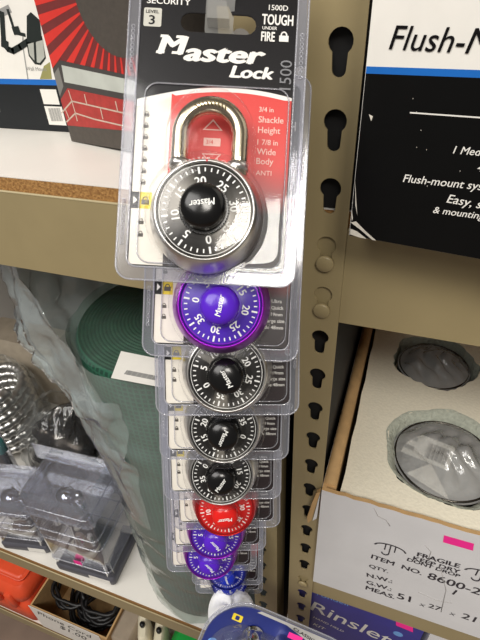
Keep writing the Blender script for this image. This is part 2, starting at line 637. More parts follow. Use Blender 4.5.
def card_mesh(first):
    key = 'card_first' if first else 'card'
    if key in _pack_mesh:
        return _pack_mesh[key]
    b = MB()
    W0, W1 = -0.0352, 0.0352
    out = rrect(0, (CARD_TOP - 0.0222) / 2, W1, (CARD_TOP + 0.0222) / 2, 0.004)
    b.shape([out, euro_slot(0, SLOT_Y)], -0.0004, 0.0, INK_BLACK)
    z = 0.00012
    # curved lower edge of the header
    top = []
    for i in range(21):
        t = i / 20
        top.append((W0 + 0.0006 + t * (W1 - W0 - 0.0012), 0.0525 + 0.0115 * math.sin(math.pi * (0.12 + 0.62 * t)) / 1.0 - 0.004))
    # white band under the header
    b.shape([[(W0 + 0.0006, top[0][1] - 0.003)] + [(x, y) for x, y in reversed([(p[0], p[1]) for p in top])][::-1] + [(W1 - 0.0006, top[-1][1] - 0.003)] + [(x, y - 0.0022) for x, y in reversed(top)]], z, z, INK_WHITE) if False else None
    band = top + [(x, y - 0.0035) for x, y in reversed(top)]
    b.shape([band], z, z, INK_WHITE)
    # white column at the left
    col = [(W0 + 0.0006, -0.0212), (-0.0192, -0.0212), (-0.0192, 0.0545), (W0 + 0.0006, 0.049)]
    b.shape([col], z * 1.3, z * 1.3, mat('cream_print', (226, 220, 208), 0.45))
    # red panel fading to dark
    red = [(-0.0192, -0.0212), (W1 - 0.0006, -0.0212), (W1 - 0.0006, 0.0555)]
    red += [(x, y - 0.0020) for x, y in reversed(top) if x > -0.0185 and x < W1 - 0.001]
    red += [(-0.0192, 0.0560)]
    b.shape([red], z * 1.3, z * 1.3, red_panel_material())
    z2 = z * 2.2
    # level icons
    for k in range(7):
        mini_padlock(b, INK_CHAR, -0.0298, 0.0462 - 0.0051 * k, 0.0011, z2)
    for k in range(2):
        mini_padlock(b, INK_CHAR, -0.0298, -0.0020 - 0.0056 * k, 0.0012, z2)
    b.shape([[(W0 + 0.0006, 0.0038), (-0.0312, 0.0038), (-0.0312, 0.0112), (W0 + 0.0006, 0.0112)]], z2, z2, INK_BLACK)
    b.shape([[(-0.0312, 0.0038), (-0.0256, 0.0038), (-0.0256, 0.0112), (-0.0312, 0.0112)]], z2, z2, INK_YELLOW)
    b.shape([[(-0.0338, 0.0056), (-0.0320, 0.0075), (-0.0338, 0.0094)]], z2 * 1.4, z2 * 1.4, INK_WHITE)
    mini_padlock(b, INK_CHAR, -0.0284, 0.0073, 0.0017, z2 * 1.4)
    # header lettering
    b.text('GENERAL', INK_WHITE, (-0.0325, 0.1003, 0), h=0.0027, bold=0.03, lift=z2, xs=1.15)
    b.text('SECURITY', INK_WHITE, (-0.0325, 0.0960, 0), h=0.0027, bold=0.03, lift=z2, xs=1.15)
    b.shape([rrect(-0.0296, 0.0898, 0.0040, 0.0042, 0.0008)], z2, z2, mat('pale_badge_print', (200, 198, 186), 0.5))
    b.text('LEVEL', INK_BLACK, (-0.0327, 0.0916, 0), h=0.0014, bold=0.03, lift=z2 * 1.5, xs=1.15)
    b.text('3', INK_BLACK, (-0.0311, 0.0866, 0), h=0.0040, bold=0.04, lift=z2 * 1.5, xs=1.2)
    logo(b, INK_WHITE, -0.0262, 0.0738, 0.0082, z2)
    b.text('1500D', INK_WHITE, (0.0222, 0.0958, 0), h=0.0024, bold=0.02, lift=z2)
    b.text('TOUGH', INK_WHITE, (0.0195, 0.0893, 0), h=0.0046, bold=0.07, lift=z2, xs=0.60)
    b.text('UNDER', INK_WHITE, (0.0198, 0.0870, 0), h=0.0014, bold=0.03, lift=z2)
    b.text('FIRE', INK_WHITE, (0.0195, 0.0818, 0), h=0.0042, bold=0.07, lift=z2, xs=0.58)
    mini_padlock(b, INK_WHITE, 0.0296, 0.0840, 0.0021, z2)
    # red panel lettering
    cream = mat('pale_pink_print', (240, 196, 184), 0.5)
    for s, yy, hh in (('3/4 in', 0.0500, 0.0022), ('Shackle', 0.0452, 0.0028), ('Height', 0.0405, 0.0028), ('1 7/8 in', 0.0352, 0.0024), ('Wide', 0.0308, 0.0028), ('Body', 0.0265, 0.0028)):
        b.text(s, cream, (0.0203, yy, 0), h=hh, bold=0.02, lift=z2, xs=0.95)
    b.text('ANTI', cream, (0.0203, 0.0215, 0), h=0.0022, lift=z2)
    # dimension arrows behind the shackle
    b.shape([[(-0.0045, 0.0405), (0.0045, 0.0405), (0.0, 0.0455)], [(-0.0034, 0.0410), (0.0034, 0.0410), (0.0, 0.0446)]], z2, z2, cream)
    b.shape([[(-0.0045, 0.0300), (0.0045, 0.0300), (0.0, 0.0250)], [(-0.0034, 0.0295), (0.0034, 0.0295), (0.0, 0.0258)]], z2, z2, cream)
    b.shape([rrect(0, 0.0352, 0.0038, 0.0018, 0.0004)], z2, z2, cream)
    b.text('3/4', INK_RED, (-0.0026, 0.0343, 0), h=0.0018, lift=z2 * 1.5)
    if not first:
        for i, s in enumerate(('Ultra', 'Quick', '19mm', 'Large size', 'de 48mm')):
            b.text(s, INK_WHITE, (0.0255 if i < 3 else 0.0225, 0.0020 - 0.0034 * i, 0), h=0.0018, bold=0.03, lift=z2)
    _pack_mesh[key] = b.mesh('card')
    return _pack_mesh[key]


def clamshell_mesh():
    if 'clam' in _pack_mesh:
        return _pack_mesh['clam']
    b = MB()
    # welded outer rim around the card
    W, Y0, Y1 = 0.0402, -0.0280, 0.1165
    out = rrect(0, (Y0 + Y1) / 2, W, (Y1 - Y0) / 2, 0.0065)
    inn = rrect(0, (CARD_TOP - 0.0222) / 2, 0.0354, (CARD_TOP + 0.0222) / 2, 0.0042)
    b.shape([out, inn], -0.0006, 0.0006, FLANGE)
    o2 = rrect(0, (Y0 + Y1) / 2, W - 0.0007, (Y1 - Y0) / 2 - 0.0007, 0.006)
    b.tube([(x, y, 0.0002) for x, y in out], 0.0005, EMBOSS, 6, closed=True)
    b.tube([(x, y, 0.0006) for x, y in inn], 0.0005, EMBOSS, 6, closed=True)
    # embossed beads
    for x, y0 in ((-0.0378, 0.066), (-0.0378, -0.012), (0.0378, 0.066), (0.0378, 0.0)):
        for k in range(10):
            b.tube([(x + 0.0008 * math.cos(a), y0 + 0.0021 * k + 0.0008 * math.sin(a), 0.0009) for a in [2 * math.pi * i / 8 for i in range(8)]], 0.00028, EMBOSS, 4, closed=True)
    for k in range(12):
        b.tube([(-0.012 + 0.0024 * k, -0.0262, 0.0008), (-0.0108 + 0.0024 * k, -0.0240, 0.0008)], 0.00035, EMBOSS, 4)
    b.tube([(0.0352 + 0.0016 * math.cos(2 * math.pi * i / 12), -0.0232 + 0.0016 * math.sin(2 * math.pi * i / 12), 0.0008) for i in range(12)], 0.00025, EMBOSS, 4, closed=True)
    b.text('2', EMBOSS, (0.0346, -0.0240, 0.0008), h=0.0016, lift=0.0001)
    # clear sheet over the card with the raised tray
    tray = rrect(0.0012, 0.0200, 0.0322, 0.0402, 0.0055)
    b.shape([inn, tray, euro_slot(0, SLOT_Y)], 0.0008, 0.0008, PLASTIC)
    tray_t = rrect(0.0012, 0.0200, 0.0310, 0.0390, 0.0055)
    k = len(tray)
    V = [(x, y, 0.0008) for x, y in tray] + [(x, y, 0.0042) for x, y in tray_t] + [(x * 0.985, 0.02 + (y - 0.02) * 0.985, 0.0050) for x, y in tray_t]
    F = [(a * k + i, a * k + (i + 1) % k, (a + 1) * k + (i + 1) % k, (a + 1) * k + i) for a in range(2) for i in range(k)]
    b.add(V, F, PLASTIC, True)
    b.tube([(x, y, 0.0008) for x, y in tray], 0.00035, EMBOSS, 5, closed=True)
    # shackle blister outline, body blister outline
    sh = [(0.0197, 0.020)] + [(0.0197 * math.cos(math.radians(a)), 0.0352 + 0.0197 * math.sin(math.radians(a))) for a in range(0, 181, 12)] + [(-0.0197, 0.020)]
    body = circle(0, 0, 0.0268, 56)
    top_in = [(x * 0.985, 0.02 + (y - 0.02) * 0.985) for x, y in tray_t]
    b.shape([top_in, body], 0.0050, 0.0050, PLASTIC)
    V = [(x, y, 0.0050) for x, y in sh] + [(x * 0.95, y - 0.0006, 0.0120) for x, y in sh] + [(x * 0.90, y - 0.0014, 0.0138) for x, y in sh]
    k = len(sh)
    F = [(a * k + i, a * k + i + 1, (a + 1) * k + i + 1, (a + 1) * k + i) for a in range(2) for i in range(k - 1)]
    b.add(V, F, PLASTIC, True)
    b.shape([[(x * 0.90, y - 0.0014) for x, y in sh]], 0.0138, 0.0138, PLASTIC)
    b.lathe([(0.0268, 0.0050), (0.0264, 0.0100), (0.0246, 0.0190), (0.0236, 0.0220), (0.0222, 0.0234), (0.0205, 0.0238), (0.0130, 0.0238)], 56, PLASTIC)
    # vertical embossed model number
    b.text('1500', EMBOSS, (0.0338, 0.0600, 0.001), h=0.0052, up=(-1, 0, 0), lift=0.0001)
    _pack_mesh['clam'] = b.mesh('clamshell')
    return _pack_mesh['clam']


LOCK_COL = {
    'black': dict(ring=STEEL, dial=spun('black_spun_dial', (14, 14, 16), (215, 208, 196), 0.14, 0.30), knob=mat('black_knob_plastic', (12, 12, 13), 0.22, 0, 0.02, 60)),
    'purple': dict(ring=mat('purple_anodised_ring', (158, 26, 196), 0.28, 0.8, 0.05, 90), dial=spun('purple_spun_dial', (70, 30, 170), (120, 90, 220), 0.06, 0.35, 0.3), knob=mat('purple_knob_plastic', (84, 34, 190), 0.2, 0, 0.02, 60)),
    'red': dict(ring=mat('red_anodised_ring', (196, 24, 26), 0.22, 0.7, 0.05, 90), dial=spun('red_spun_dial', (206, 24, 22), (240, 120, 110), 0.05, 0.35, 0.3), knob=mat('red_knob_plastic', (214, 30, 26), 0.2, 0, 0.02, 60)),
    'blue': dict(ring=mat('blue_anodised_ring', (20, 30, 140), 0.22, 0.7, 0.05, 90), dial=spun('blue_spun_dial', (20, 34, 150), (100, 130, 230), 0.06, 0.35, 0.3), knob=mat('blue_knob_plastic', (24, 44, 170), 0.2, 0, 0.02, 60)),
}


def lock_meshes(colour):
    if colour in _pack_mesh:
        return _pack_mesh[colour]
    cc = LOCK_COL[colour]
    # body
    b = MB()
    b.lathe([(0.0001, 0.0010), (0.0225, 0.0010), (0.0240, 0.0024), (0.0245, 0.0055), (0.0244, 0.0085), (0.0238, 0.0115), (0.0217, 0.0178), (0.0208, 0.0200), (0.0201, 0.0207), (0.0197, 0.0205), (0.0194, 0.0196), (0.0194, 0.0180)], 96, cc['ring'])
    if colour == 'black':
        for i, ch in enumerate('MASTER LOCK'):
            a = math.radians(90 + 27 - 5.4 * i)
            if ch != ' ':
                p = Vector((0.0203 * math.cos(a), 0.0203 * math.sin(a), 0.0207))
                b.text(ch, INK_WHITE, p, h=0.0017, n=(0.9 * math.cos(a), 0.9 * math.sin(a), 1.0), up=(math.cos(a), math.sin(a), -0.9), lift=0.0002)
    for a in (math.radians(38), math.radians(142)):
        b.tube([(0.0110 * (1 if a < 1.5 else -1) * 1.12, 0.0195, 0.0105), (0.0110 * (1 if a < 1.5 else -1) * 1.12, 0.0228, 0.0105)], 0.0046, STEEL, 16)
    body = b.mesh('lock_body')
    # shackle
    b = MB()
    hw = 0.0128
    pts = [(hw, 0.016, 0.0105), (hw, 0.025, 0.0105)] + [(hw * math.cos(math.radians(a)), 0.0342 + hw * math.sin(math.radians(a)), 0.0105) for a in range(0, 181, 9)] + [(-hw, 0.025, 0.0105), (-hw, 0.016, 0.0105)]
    b.tube(pts, 0.0036, SHACKLE, 16)
    if colour == 'black':
        for i in range(9):
            a = math.radians(90 + 28 - 7 * i)
            c = Vector((hw * math.cos(a), 0.0335 + hw * math.sin(a), 0.0141))
            d = Vector((math.cos(a + 0.5), math.sin(a + 0.5), 0)) * 0.0012
            b.tube([c - d, c + d], 0.0003, mat('stamped_groove', (120, 104, 70), 0.5, 0.6), 5)
    shackle = b.mesh('shackle')
    # dial
    b = MB()
    b.lathe([(0.0001, 0.0196), (0.0186, 0.0196), (0.0192, 0.0193), (0.0192, 0.0182)], 96, cc['dial'])
    ink = mat('dial_white_ink', (236, 236, 232), 0.45, 0, 0.02)
    z = 0.01972
    b.shape([circle(0, 0, 0.01865, 72), circle(0, 0, 0.01840, 72)], z, z, ink if colour == 'black' else cc['ring'])
    for k in range(40):
        a = math.radians(90 - 9 * k)
        r0, w = (0.0150, 0.00042) if k % 5 == 0 else (0.0158, 0.00028)
        r1 = 0.0178 if k % 5 == 0 else 0.0174
        e = Vector((math.cos(a), math.sin(a), 0))
        t = Vector((-math.sin(a), math.cos(a), 0))
        P = [e * r0 - t * w, e * r1 - t * w, e * r1 + t * w, e * r0 + t * w]
        b.add([(p.x, p.y, z) for p in P], [(0, 1, 2, 3)], ink)
        if k % 5 == 0:
            p = e * 0.01040
            b.text(str(k), ink, (p.x, p.y, 0.0196), h=0.0034, up=e, bold=0.05, lift=0.00012, center=True)
    dial = b.mesh('dial')
    # knob
    b = MB()
    n = 56
    gear = []
    for i in range(n):
        for da, r in ((0.0, 0.0096), (0.25, 0.0102), (0.6, 0.0102), (0.85, 0.0096)):
            a = 2 * math.pi * (i + da) / n
            gear.append((r * math.cos(a), r * math.sin(a)))
    b.shape([gear], 0.0197, 0.0228, cc['knob'])
    b.lathe([(0.0092, 0.0226), (0.0091, 0.0275), (0.0088, 0.0290), (0.0080, 0.0302), (0.0060, 0.0314), (0.0035, 0.0320), (0.0001, 0.0322)], 48, cc['knob'])
    b.text('Master', ink, (0, -0.0012, 0.0318), h=0.0026, bold=0.03, shear=0.15, lift=0.0005, center=True, xs=0.95)
    knob = b.mesh('dial_knob')
    b = MB()
    b.shape([[(-0.0006, 0.0204), (0.0006, 0.0204), (0.0, 0.0190)]], 0.02095, 0.02115, mat('red_index_paint', (200, 30, 50), 0.4))
    mark = b.mesh('index_mark')
    _pack_mesh[colour] = (body, shackle, dial, knob, mark)
    return _pack_mesh[colour]


def pack(cx, cy, depth, tilt, roll, zero, colour, label, first=False):
    dial_centre = EYE + depth * (FWD + (cx - 240) / FOCAL * RIGHT - (cy - 320) / FOCAL * UP)
    t = math.radians(tilt)
    fh = Vector((math.sin(YAW), math.cos(YAW), 0))
    n = -fh * math.cos(t) + Vector((0, 0, math.sin(t)))
    u = Vector((math.cos(YAW), -math.sin(YAW), 0))
    v = n.cross(u)
    r = math.radians(roll)
    u2 = u * math.cos(r) + v * math.sin(r)
    v2 = -u * math.sin(r) + v * math.cos(r)
    o = dial_centre - n * 0.0196
    root = thing('packaged_padlock', label, 'padlock', (0, 0, 0), 'padlock packs hanging on the clip strip')
    root.matrix_world = Matrix.Translation(o) @ Matrix((u2, v2, n)).transposed().to_4x4()
    link('card', card_mesh(first), root)
    link('clamshell', clamshell_mesh(), root)
    body, shackle, dial, knob, mark = lock_meshes(colour)
    lock = link('lock_body', body, root)
    link('shackle', shackle, lock)
    link('index_mark', mark, lock)
    for me, nm in ((dial, 'dial'), (knob, 'dial_knob')):
        d = link(nm, me, lock)
        d.rotation_euler = (0, 0, -math.radians(zero))
    return o, u2, v2, n


PACKS = [
    (204.5, 210.3, 0.191, 37, -6.5, 169, 'black', 'topmost black-dial padlock pack, showing its header and red panel', True),
    (220.6, 305.0, 0.223, 34, -6.0, 279, 'purple', 'purple padlock pack second from the top, below the topmost black one'),
    (226.5, 373.5, 0.244, 31, -3.25, 239.5, 'black', 'black-dial padlock pack right below the upper purple one'),
    (223.7, 429.5, 0.273, 27, -4.0, 110.7, 'black', 'black-dial padlock pack fourth down, middle of three black ones in a run'),
    (221.3, 475.3, 0.302, 27, -3.0, 303, 'black', 'black-dial padlock pack right above the red one'),
    (225.3, 509.6, 0.332, 26, -2.0, 173, 'red', 'the only red padlock pack, below the black ones'),
    (215.8, 535.6, 0.369, 26, -2.5, 229, 'purple', 'purple padlock pack right below the red one'),
    (210.0, 558.0, 0.401, 26, -2.5, 229, 'purple', 'lowest purple padlock pack, right above the blue ones'),
    (227.0, 573.0, 0.520, 30, -4.0, 70, 'blue', 'upper of the two blue padlock packs'),
    (229.0, 582.5, 0.545, 30, -4.0, 230, 'blue', 'lowest padlock pack of all, the lower blue one above the white roll'),
]
slots = []
for P in PACKS:
    o, u2, v2, n = pack(*P)
    slots.append((o + v2 * SLOT_Y, u2, n))

# clear clip strip that carries the packs
s0 = slots[0][0]
pathp = [Vector((-0.05, -0.0002, 0.30)), Vector((-0.05, -0.006, 0.25)), s0 + Vector((0.01, 0.02, 0.10))] + [s - n * 0.003 for s, u, n in slots] + [slots[-1][0] + Vector((0.0, -0.005, -0.07))]
root = thing('clip_strip', 'clear plastic clip strip through the hang slots of the padlock packs', 'strip', pathp[0])
b = MB()
V, F = [], []
for i, p in enumerate(pathp):
    w = Vector((math.cos(YAW), -math.sin(YAW), 0)) * 0.0065
    V += [p - w, p + w]
    if i:
        F.append((2 * i - 2, 2 * i - 1, 2 * i + 1, 2 * i))
STRIPM = clear('clip_strip_plastic', (0.86, 0.86, 0.85), 0.30, 1.0, 0.15, 0.1, 60, (0.75, 0.75, 0.72))
b.add(V, F, STRIPM, True)
b.build('band', root, pathp[0])
for s, u, n in slots:
    b = MB()
    b.add([s - u * 0.005 - n * 0.003, s + u * 0.005 - n * 0.003, s + u * 0.005 + n * 0.004, s - u * 0.005 + n * 0.004, s + u * 0.004 + n * 0.005 + Vector((0, 0, 0.006)), s - u * 0.004 + n * 0.005 + Vector((0, 0, 0.006))], [(0, 1, 2, 3), (3, 2, 4, 5)], STRIPM)
    b.build('hook', root, pathp[0])

# white rolled paper tube at the strip's lower end
cpos = EYE + 0.535 * (FWD + (231 - 240) / FOCAL * RIGHT - (611 - 320) / FOCAL * UP)
root = thing('paper_tube', 'white rolled paper tube below the lowest blue padlock', 'paper roll', cpos)
b = MB()
PAPER = mat('white_paper', (246, 246, 246), 0.7, 0, 0.02, 30, 0.1)


def tubefn(u, v):
    a = 2 * math.pi * u
    if v < 0.72:
        r = 0.0265 + 0.0012 * math.sin(3 * a + 1) * v
        z = -0.16 + 0.165 * v / 0.72
    else:
        t = (v - 0.72) / 0.28
        r = 0.0265 * (1 - t) + 0.003 * math.sin(3 * a + 1) * (1 - t)
        z = 0.005 + 0.004 * math.sin(t * 1.5) + 0.003 * math.sin(5 * a + 6 * t) * math.sin(math.pi * t)
    return (cpos.x + r * math.cos(a), cpos.y + r * math.sin(a), cpos.z + z)


b.grid(tubefn, 44, 22, PAPER, True, True)
b.build('sheet', root, cpos)

# ------------------------------------------------------------------ upper left shelf: cartons
# black and white carton behind
yF = 0.125
zb = ZU
root = thing('mount_carton', 'black and white carton with blue stripe behind the red sunburst carton', 'carton', (-0.37, yF, zb), 'black and white mount cartons')
org = (-0.37, yF, zb)
F0 = (0, yF, 0)
FN = (0, -1, 0)


def at_left(x, y):
    return on_plane(x, y, F0, FN)


zs0, zs1 = at_left(20, 84.5).z, at_left(20, 79).z
b = MB()
CX0, CX1 = -0.53, -0.272
b.box(CX0, CX1, yF, yF + 0.22, zb + 0.0004, zb + 0.26, INK_WHITE)
e = 0.00015
b.add([(CX0, yF - e, zb + 0.0004), (CX1, yF - e, zb + 0.0004), (CX1, yF - e, zs0), (CX0, yF - e, zs0)], [(0, 1, 2, 3)], mat('black_carton_print', (28, 31, 34), 0.45, spec=0.3))
b.add([(CX0, yF - e, zs0), (CX1, yF - e, zs0), (CX1, yF - e, zs1), (CX0, yF - e, zs1)], [(0, 1, 2, 3)], INK_BLUE)
DKG = mat('product_photo_black', (26, 34, 32), 0.5)


def flat_line(b, pts, w, m, plane_at, y, lift):
    P = [plane_at(*p) for p in pts]
    for i in range(len(P) - 1):
        a, c = P[i], P[i + 1]
        d = (c - a).normalized()
        n_ = Vector((-d.z, 0, d.x)) * w
        a2, c2 = a - d * w * 0.5, c + d * w * 0.5
        b.add([(q.x, y - lift, q.z) for q in (a2 - n_, c2 - n_, c2 + n_, a2 + n_)], [(0, 1, 2, 3)], m)


flat_line(b, [(8, 10), (15, 32), (17, 33), (25, 35)], 0.0014, DKG, at_left, yF, 0.0003)
flat_line(b, [(2, 13), (4, 44), (8, 49), (13, 51), (20, 47), (29, 41)], 0.0026, DKG, at_left, yF, 0.0003)
flat_line(b, [(1, 13), (9, 9)], 0.003, INK_GREY, at_left, yF, 0.0002)
flat_line(b, [(5, 42), (5, 46)], 0.004, DKG, at_left, yF, 0.0004)
flat_line(b, [(16, 29), (17, 32)], 0.004, DKG, at_left, yF, 0.0004)
flat_line(b, [(23, 35), (23, 46), (28, 79)], 0.0006, INK_GREY, at_left, yF, 0.0002)
P = [at_left(*p) for p in ((27, 42), (27, 16), (31, 12), (40, 20), (42, 40), (36, 42))]
b.add([(p.x, yF - 0.0004, p.z) for p in P], [tuple(range(len(P)))], DKG)
P = [at_left(*p) for p in ((26, 40), (42, 36), (46, 58), (41, 65), (35, 64), (29, 56))]
b.add([(p.x, yF - 0.0003, p.z) for p in P], [tuple(range(len(P)))], DKG)
P = [at_left(*p) for p in ((28, 44), (43, 40), (45, 57), (40, 63), (36, 62), (30, 55))]
b.add([(p.x, yF - 0.0004, p.z) for p in P], [tuple(range(len(P)))], mat('product_photo_grey', (176, 178, 170), 0.5))
flat_line(b, [(35, 42), (36, 62)], 0.0012, DKG, at_left, yF, 0.0005)
P = [at_left(*p) for p in ((40, 79), (52, 79), (50, 62), (44, 66))]
b.add([(p.x, yF - 0.0002, p.z) for p in P], [tuple(range(len(P)))], mat('olive_print', (150, 146, 92), 0.5))
b.text('Wall Mount', INK_GREY, at_left(27, 70.5), at_left(47, 71), n=FN, lift=0.0003)
for q in (((40, 89), (56, 89), (58, 104), (44, 104)), ((45, 106), (62, 107), (66, 125), (49.5, 124.5))):
    P = [at_left(*p) for p in q]
    x0, x1 = min(P[0].x, P[3].x), max(P[1].x, P[2].x)
    b.add([(x0, yF - 0.0003, P[3].z), (x1, yF - 0.0003, P[3].z), (x1, yF - 0.0003, P[0].z), (x0, yF - 0.0003, P[0].z)], [(0, 1, 2, 3)], INK_WHITE)
for k in range(14):
    p = at_left(52 + k * 0.85, 121)
    b.box(p.x - 0.0002 - 0.00015 * (k % 3), p.x + 0.0001, yF - 0.00055, yF - 0.0004, p.z, p.z + 0.012, INK_GREY)
b.text('S', INK_WHITE, at_left(-5, 113), h=0.014, n=FN, up=(0, 0, 1), bold=0.02)
b.build('carton_body', root, org)

# red sunburst carton in front
A = Vector((-0.2632, 0.0992, ZU))
Bp = Vector((-0.1990, 0.0808, ZU))
ex = (Bp - A).normalized()
nb = Vector((ex.y, -ex.x, 0))
LEAN = math.radians(1.6)
exl = ex * math.cos(LEAN) + Vector((0, 0, math.sin(LEAN)))
upl = Vector((0, 0, math.cos(LEAN))) - ex * math.sin(LEAN)
root = thing('sunburst_carton', 'charcoal carton with red sunburst and printed brick chimney on the upper shelf', 'carton', A)


def bf(x, y):
    p = on_plane(x, y, A, nb)
    return ((p - A).dot(exl), (p - A).dot(upl))


MBX = Matrix((exl, upl, nb)).transposed().to_4x4()
MBX = Matrix.Translation(A) @ MBX
b = MB()
LB = 0.128
b.box(0, LB, 0.0004, 0.27, -0.085, 0, INK_CHAR, MBX)
# rays of the sunburst around a centre above the frame
cx, cz = bf(112, -12)
b.shape([[(0.0003, bf(72, 62)[1]), (LB - 0.0003, bf(72, 62)[1] - 0.012), (LB - 0.0003, 0.26), (0.0003, 0.26)]], 0.0002, 0.0002, INK_DKRED, MBX)
for k in range(44):
    a = math.radians(360 / 44 * k + 2)
    w = math.radians(360 / 44 * 0.30)
    r0, r1 = 0.036, 0.125
    quad = []
    for r, s in ((r0, 0.25), (r1, 1.0)):
        pass
    pts = [(cx + r0 * math.cos(a - w * .2), cz + r0 * math.sin(a - w * .2)), (cx + r1 * math.cos(a - w), cz + r1 * math.sin(a - w)), (cx + r1 * math.cos(a + w), cz + r1 * math.sin(a + w)), (cx + r0 * math.cos(a + w * .2), cz + r0 * math.sin(a + w * .2))]
    lo, hi = 0.0004, LB - 0.0004
    zl = bf(72, 70)[1]
    # clip to the face
    def clip(poly, f):
        o_ = []
        for i in range(len(poly)):
            p, q = poly[i], poly[(i + 1) % len(poly)]
            fp, fq = f(p), f(q)
            if fp >= 0:
                o_.append(p)
            if (fp >= 0) != (fq >= 0):
                t = fp / (fp - fq)
                o_.append((p[0] + t * (q[0] - p[0]), p[1] + t * (q[1] - p[1])))
        return o_
    for f in (lambda p: p[0] - lo, lambda p: hi - p[0], lambda p: p[1] - 0.05, lambda p: 0.258 - p[1]):
        pts = clip(pts, f) if len(pts) > 2 else pts
    if len(pts) > 2:
        b.add([(x, y, 0.0003) for x, y in pts], [tuple(range(len(pts)))], INK_RED, False, MBX)
b.shape([[p for p in circle(cx, cz, 0.043, 60) if 0.0004 < p[0] < LB and p[1] < 0.258] + [(LB - 0.0004, 0.258)]], 0.0004, 0.0004, INK_CHAR, MBX)
DKGREY = mat('dark_outline_print', (66, 62, 60), 0.55)
PALE = mat('pale_stone_print', (188, 192, 184), 0.5)
MID = mat('mid_stone_print', (120, 118, 114), 0.5)


def poly_px(q, z, m):
    P = [bf(*p) for p in q]
    P = [(max(0.0004, x), y) for x, y in P]
    if sum(P[i][0] * P[(i + 1) % len(P)][1] - P[(i + 1) % len(P)][0] * P[i][1] for i in range(len(P))) < 0:
        P.reverse()
    b.shape([P], z, z, m, MBX)


poly_px([(48, 70), (60, 60), (160, 82), (160, 126), (68, 128), (60, 104)], 0.0005, DKGREY)
poly_px([(52, 74), (59, 67), (64, 86), (57, 96)], 0.0006, MID)
poly_px([(62, 65), (160, 86), (160, 100), (65, 82)], 0.0006, PALE)
poly_px([(57, 99), (68, 88), (160, 107), (160, 150), (68, 126)], 0.0006, INK_BRICK)
for q in (((69, 90), (72.5, 101)), ((72.5, 101), (160, 121)), ((72.5, 101), (62, 113)), ((72.5, 101), (76, 113)), ((76, 113), (67, 122)), ((76, 113), (95, 119), (160, 134)),
          ((85, 94), (87.5, 104.5)), ((116, 101), (118.5, 112)), ((101, 108), (103.5, 119)), ((130, 115), (133, 126)), ((76, 113), (78, 121)), ((66, 109), (70, 119))):
    for i in range(len(q) - 1):
        p0, p1 = Vector(bf(*q[i])), Vector(bf(*q[i + 1]))
        d = (p1 - p0).normalized() * 0.0006
        nn = Vector((-d.y, d.x))
        p0.x = max(p0.x, 0.001)
        b.add([(p0.x - nn.x, p0.y - nn.y, 0.0007), (p1.x - nn.x, p1.y - nn.y, 0.0007), (p1.x + nn.x, p1.y + nn.y, 0.0007), (p0.x + nn.x, p0.y + nn.y, 0.0007)], [(0, 1, 2, 3)], MORTAR, False, MBX)
b.shape([[(0.0002, 0.0005), (LB, 0.0005), (LB, bf(100, 125)[1]), (0.0002, bf(70, 125.5)[1])]], 0.0008, 0.0008, INK_CHAR, MBX)
b.build('carton_body', root, A)

# ------------------------------------------------------------------ right upper carton
A2 = Vector((0.0172, -0.0285, ZUR))
ex2 = Vector((0.0669, -0.0095, 0)).normalized()
n2 = Vector((ex2.y, -ex2.x, 0))
root = thing('mount_carton', 'black and white flush-mount carton with scuffed corner above the foam carton', 'carton', A2, 'black and white mount cartons')
M2 = Matrix.Translation(A2) @ Matrix((ex2, Vector((0, 0, 1)), n2)).transposed().to_4x4()


def rf(x, y):
    return on_plane(x, y, A2, n2)


def rl(x, y):
    p = rf(x, y)
    return ((p - A2).dot(ex2), p.z - A2.z)


b = MB()
L2 = 0.33
b.box(0, L2, 0.0005, 0.21, -0.22, 0, INK_WHITE, M2)
za, zc = rl(420, 75.5)[1], rl(420, 68)[1]
BLK = mat('black_gloss_print', (11, 11, 11), 0.35, 0, 0.05, 60, spec=0.2)
b.shape([[(0.0002, 0.0006), (L2 - 0.0002, 0.0006), (L2 - 0.0002, za), (0.0002, za)]], 0.00015, 0.00015, BLK, M2)
b.shape([[(0.0002, za), (L2 - 0.0002, za), (L2 - 0.0002, zc), (0.0002, zc)]], 0.00015, 0.00015, INK_BLUE, M2)
b.add([(-0.00015, 0.0006, -0.0003), (-0.00015, za, -0.0003), (-0.00015, za, -0.2195), (-0.00015, 0.0006, -0.2195)], [(0, 1, 2, 3)], BLK, False, M2)


def line2(s, m, p0, p1, bold, shear):
    b.text(s, m, rf(*p0), rf(*p1), n=n2, bold=bold, shear=shear, lift=0.0004)


def fit2(s, part, m, p0, p1, bold, shear):
    """letters whose first PART fits between two places on the carton; the rest runs on"""
    w_all = [v.x for v in text_geo(s, bold, shear)[0]]
    w_part = [v.x for v in text_geo(part, bold, shear)[0]]
    k = (max(w_all) - min(w_all)) / (max(w_part) - min(w_part))
    a, c = rf(*p0), rf(*p1)
    b.text(s, m, a, a + (c - a) * k, n=n2, bold=bold, shear=shear, lift=0.0004)


fit2('Flush-Mount', 'Flush-', INK_BLACK, (389, 49), (463, 53), 0.006, 0.20)
fit2('1 Medium', '1 Me', INK_WHITE, (453, 153), (474, 155), 0.012, 0.2)
b.text('4', INK_WHITE, rf(477, 171), h=0.0035, n=n2, up=(0, 0, 1), bold=0.012, shear=0.2, lift=0.0004)
fit2('Flush-mount system', 'Flush-mount', INK_WHITE, (403, 181.5), (463.5, 188), 0.012, 0.2)
fit2('Easy, s', 'Easy,', INK_WHITE, (446.5, 202), (471, 206.5), 0.012, 0.2)
fit2('& mounting', '& mount', INK_WHITE, (433, 212.5), (471, 217.5), 0.012, 0.2)
p0, p1 = rl(410, 112.5), rl(480, 117.5)
b.shape([[(p0[0], p0[1] - 0.0003), (p1[0] + 0.1, p1[1] - 0.0003), (p1[0] + 0.1, p1[1] + 0.0003), (p0[0], p0[1] + 0.0003)]], 0.0003, 0.0003, INK_WHITE, M2)
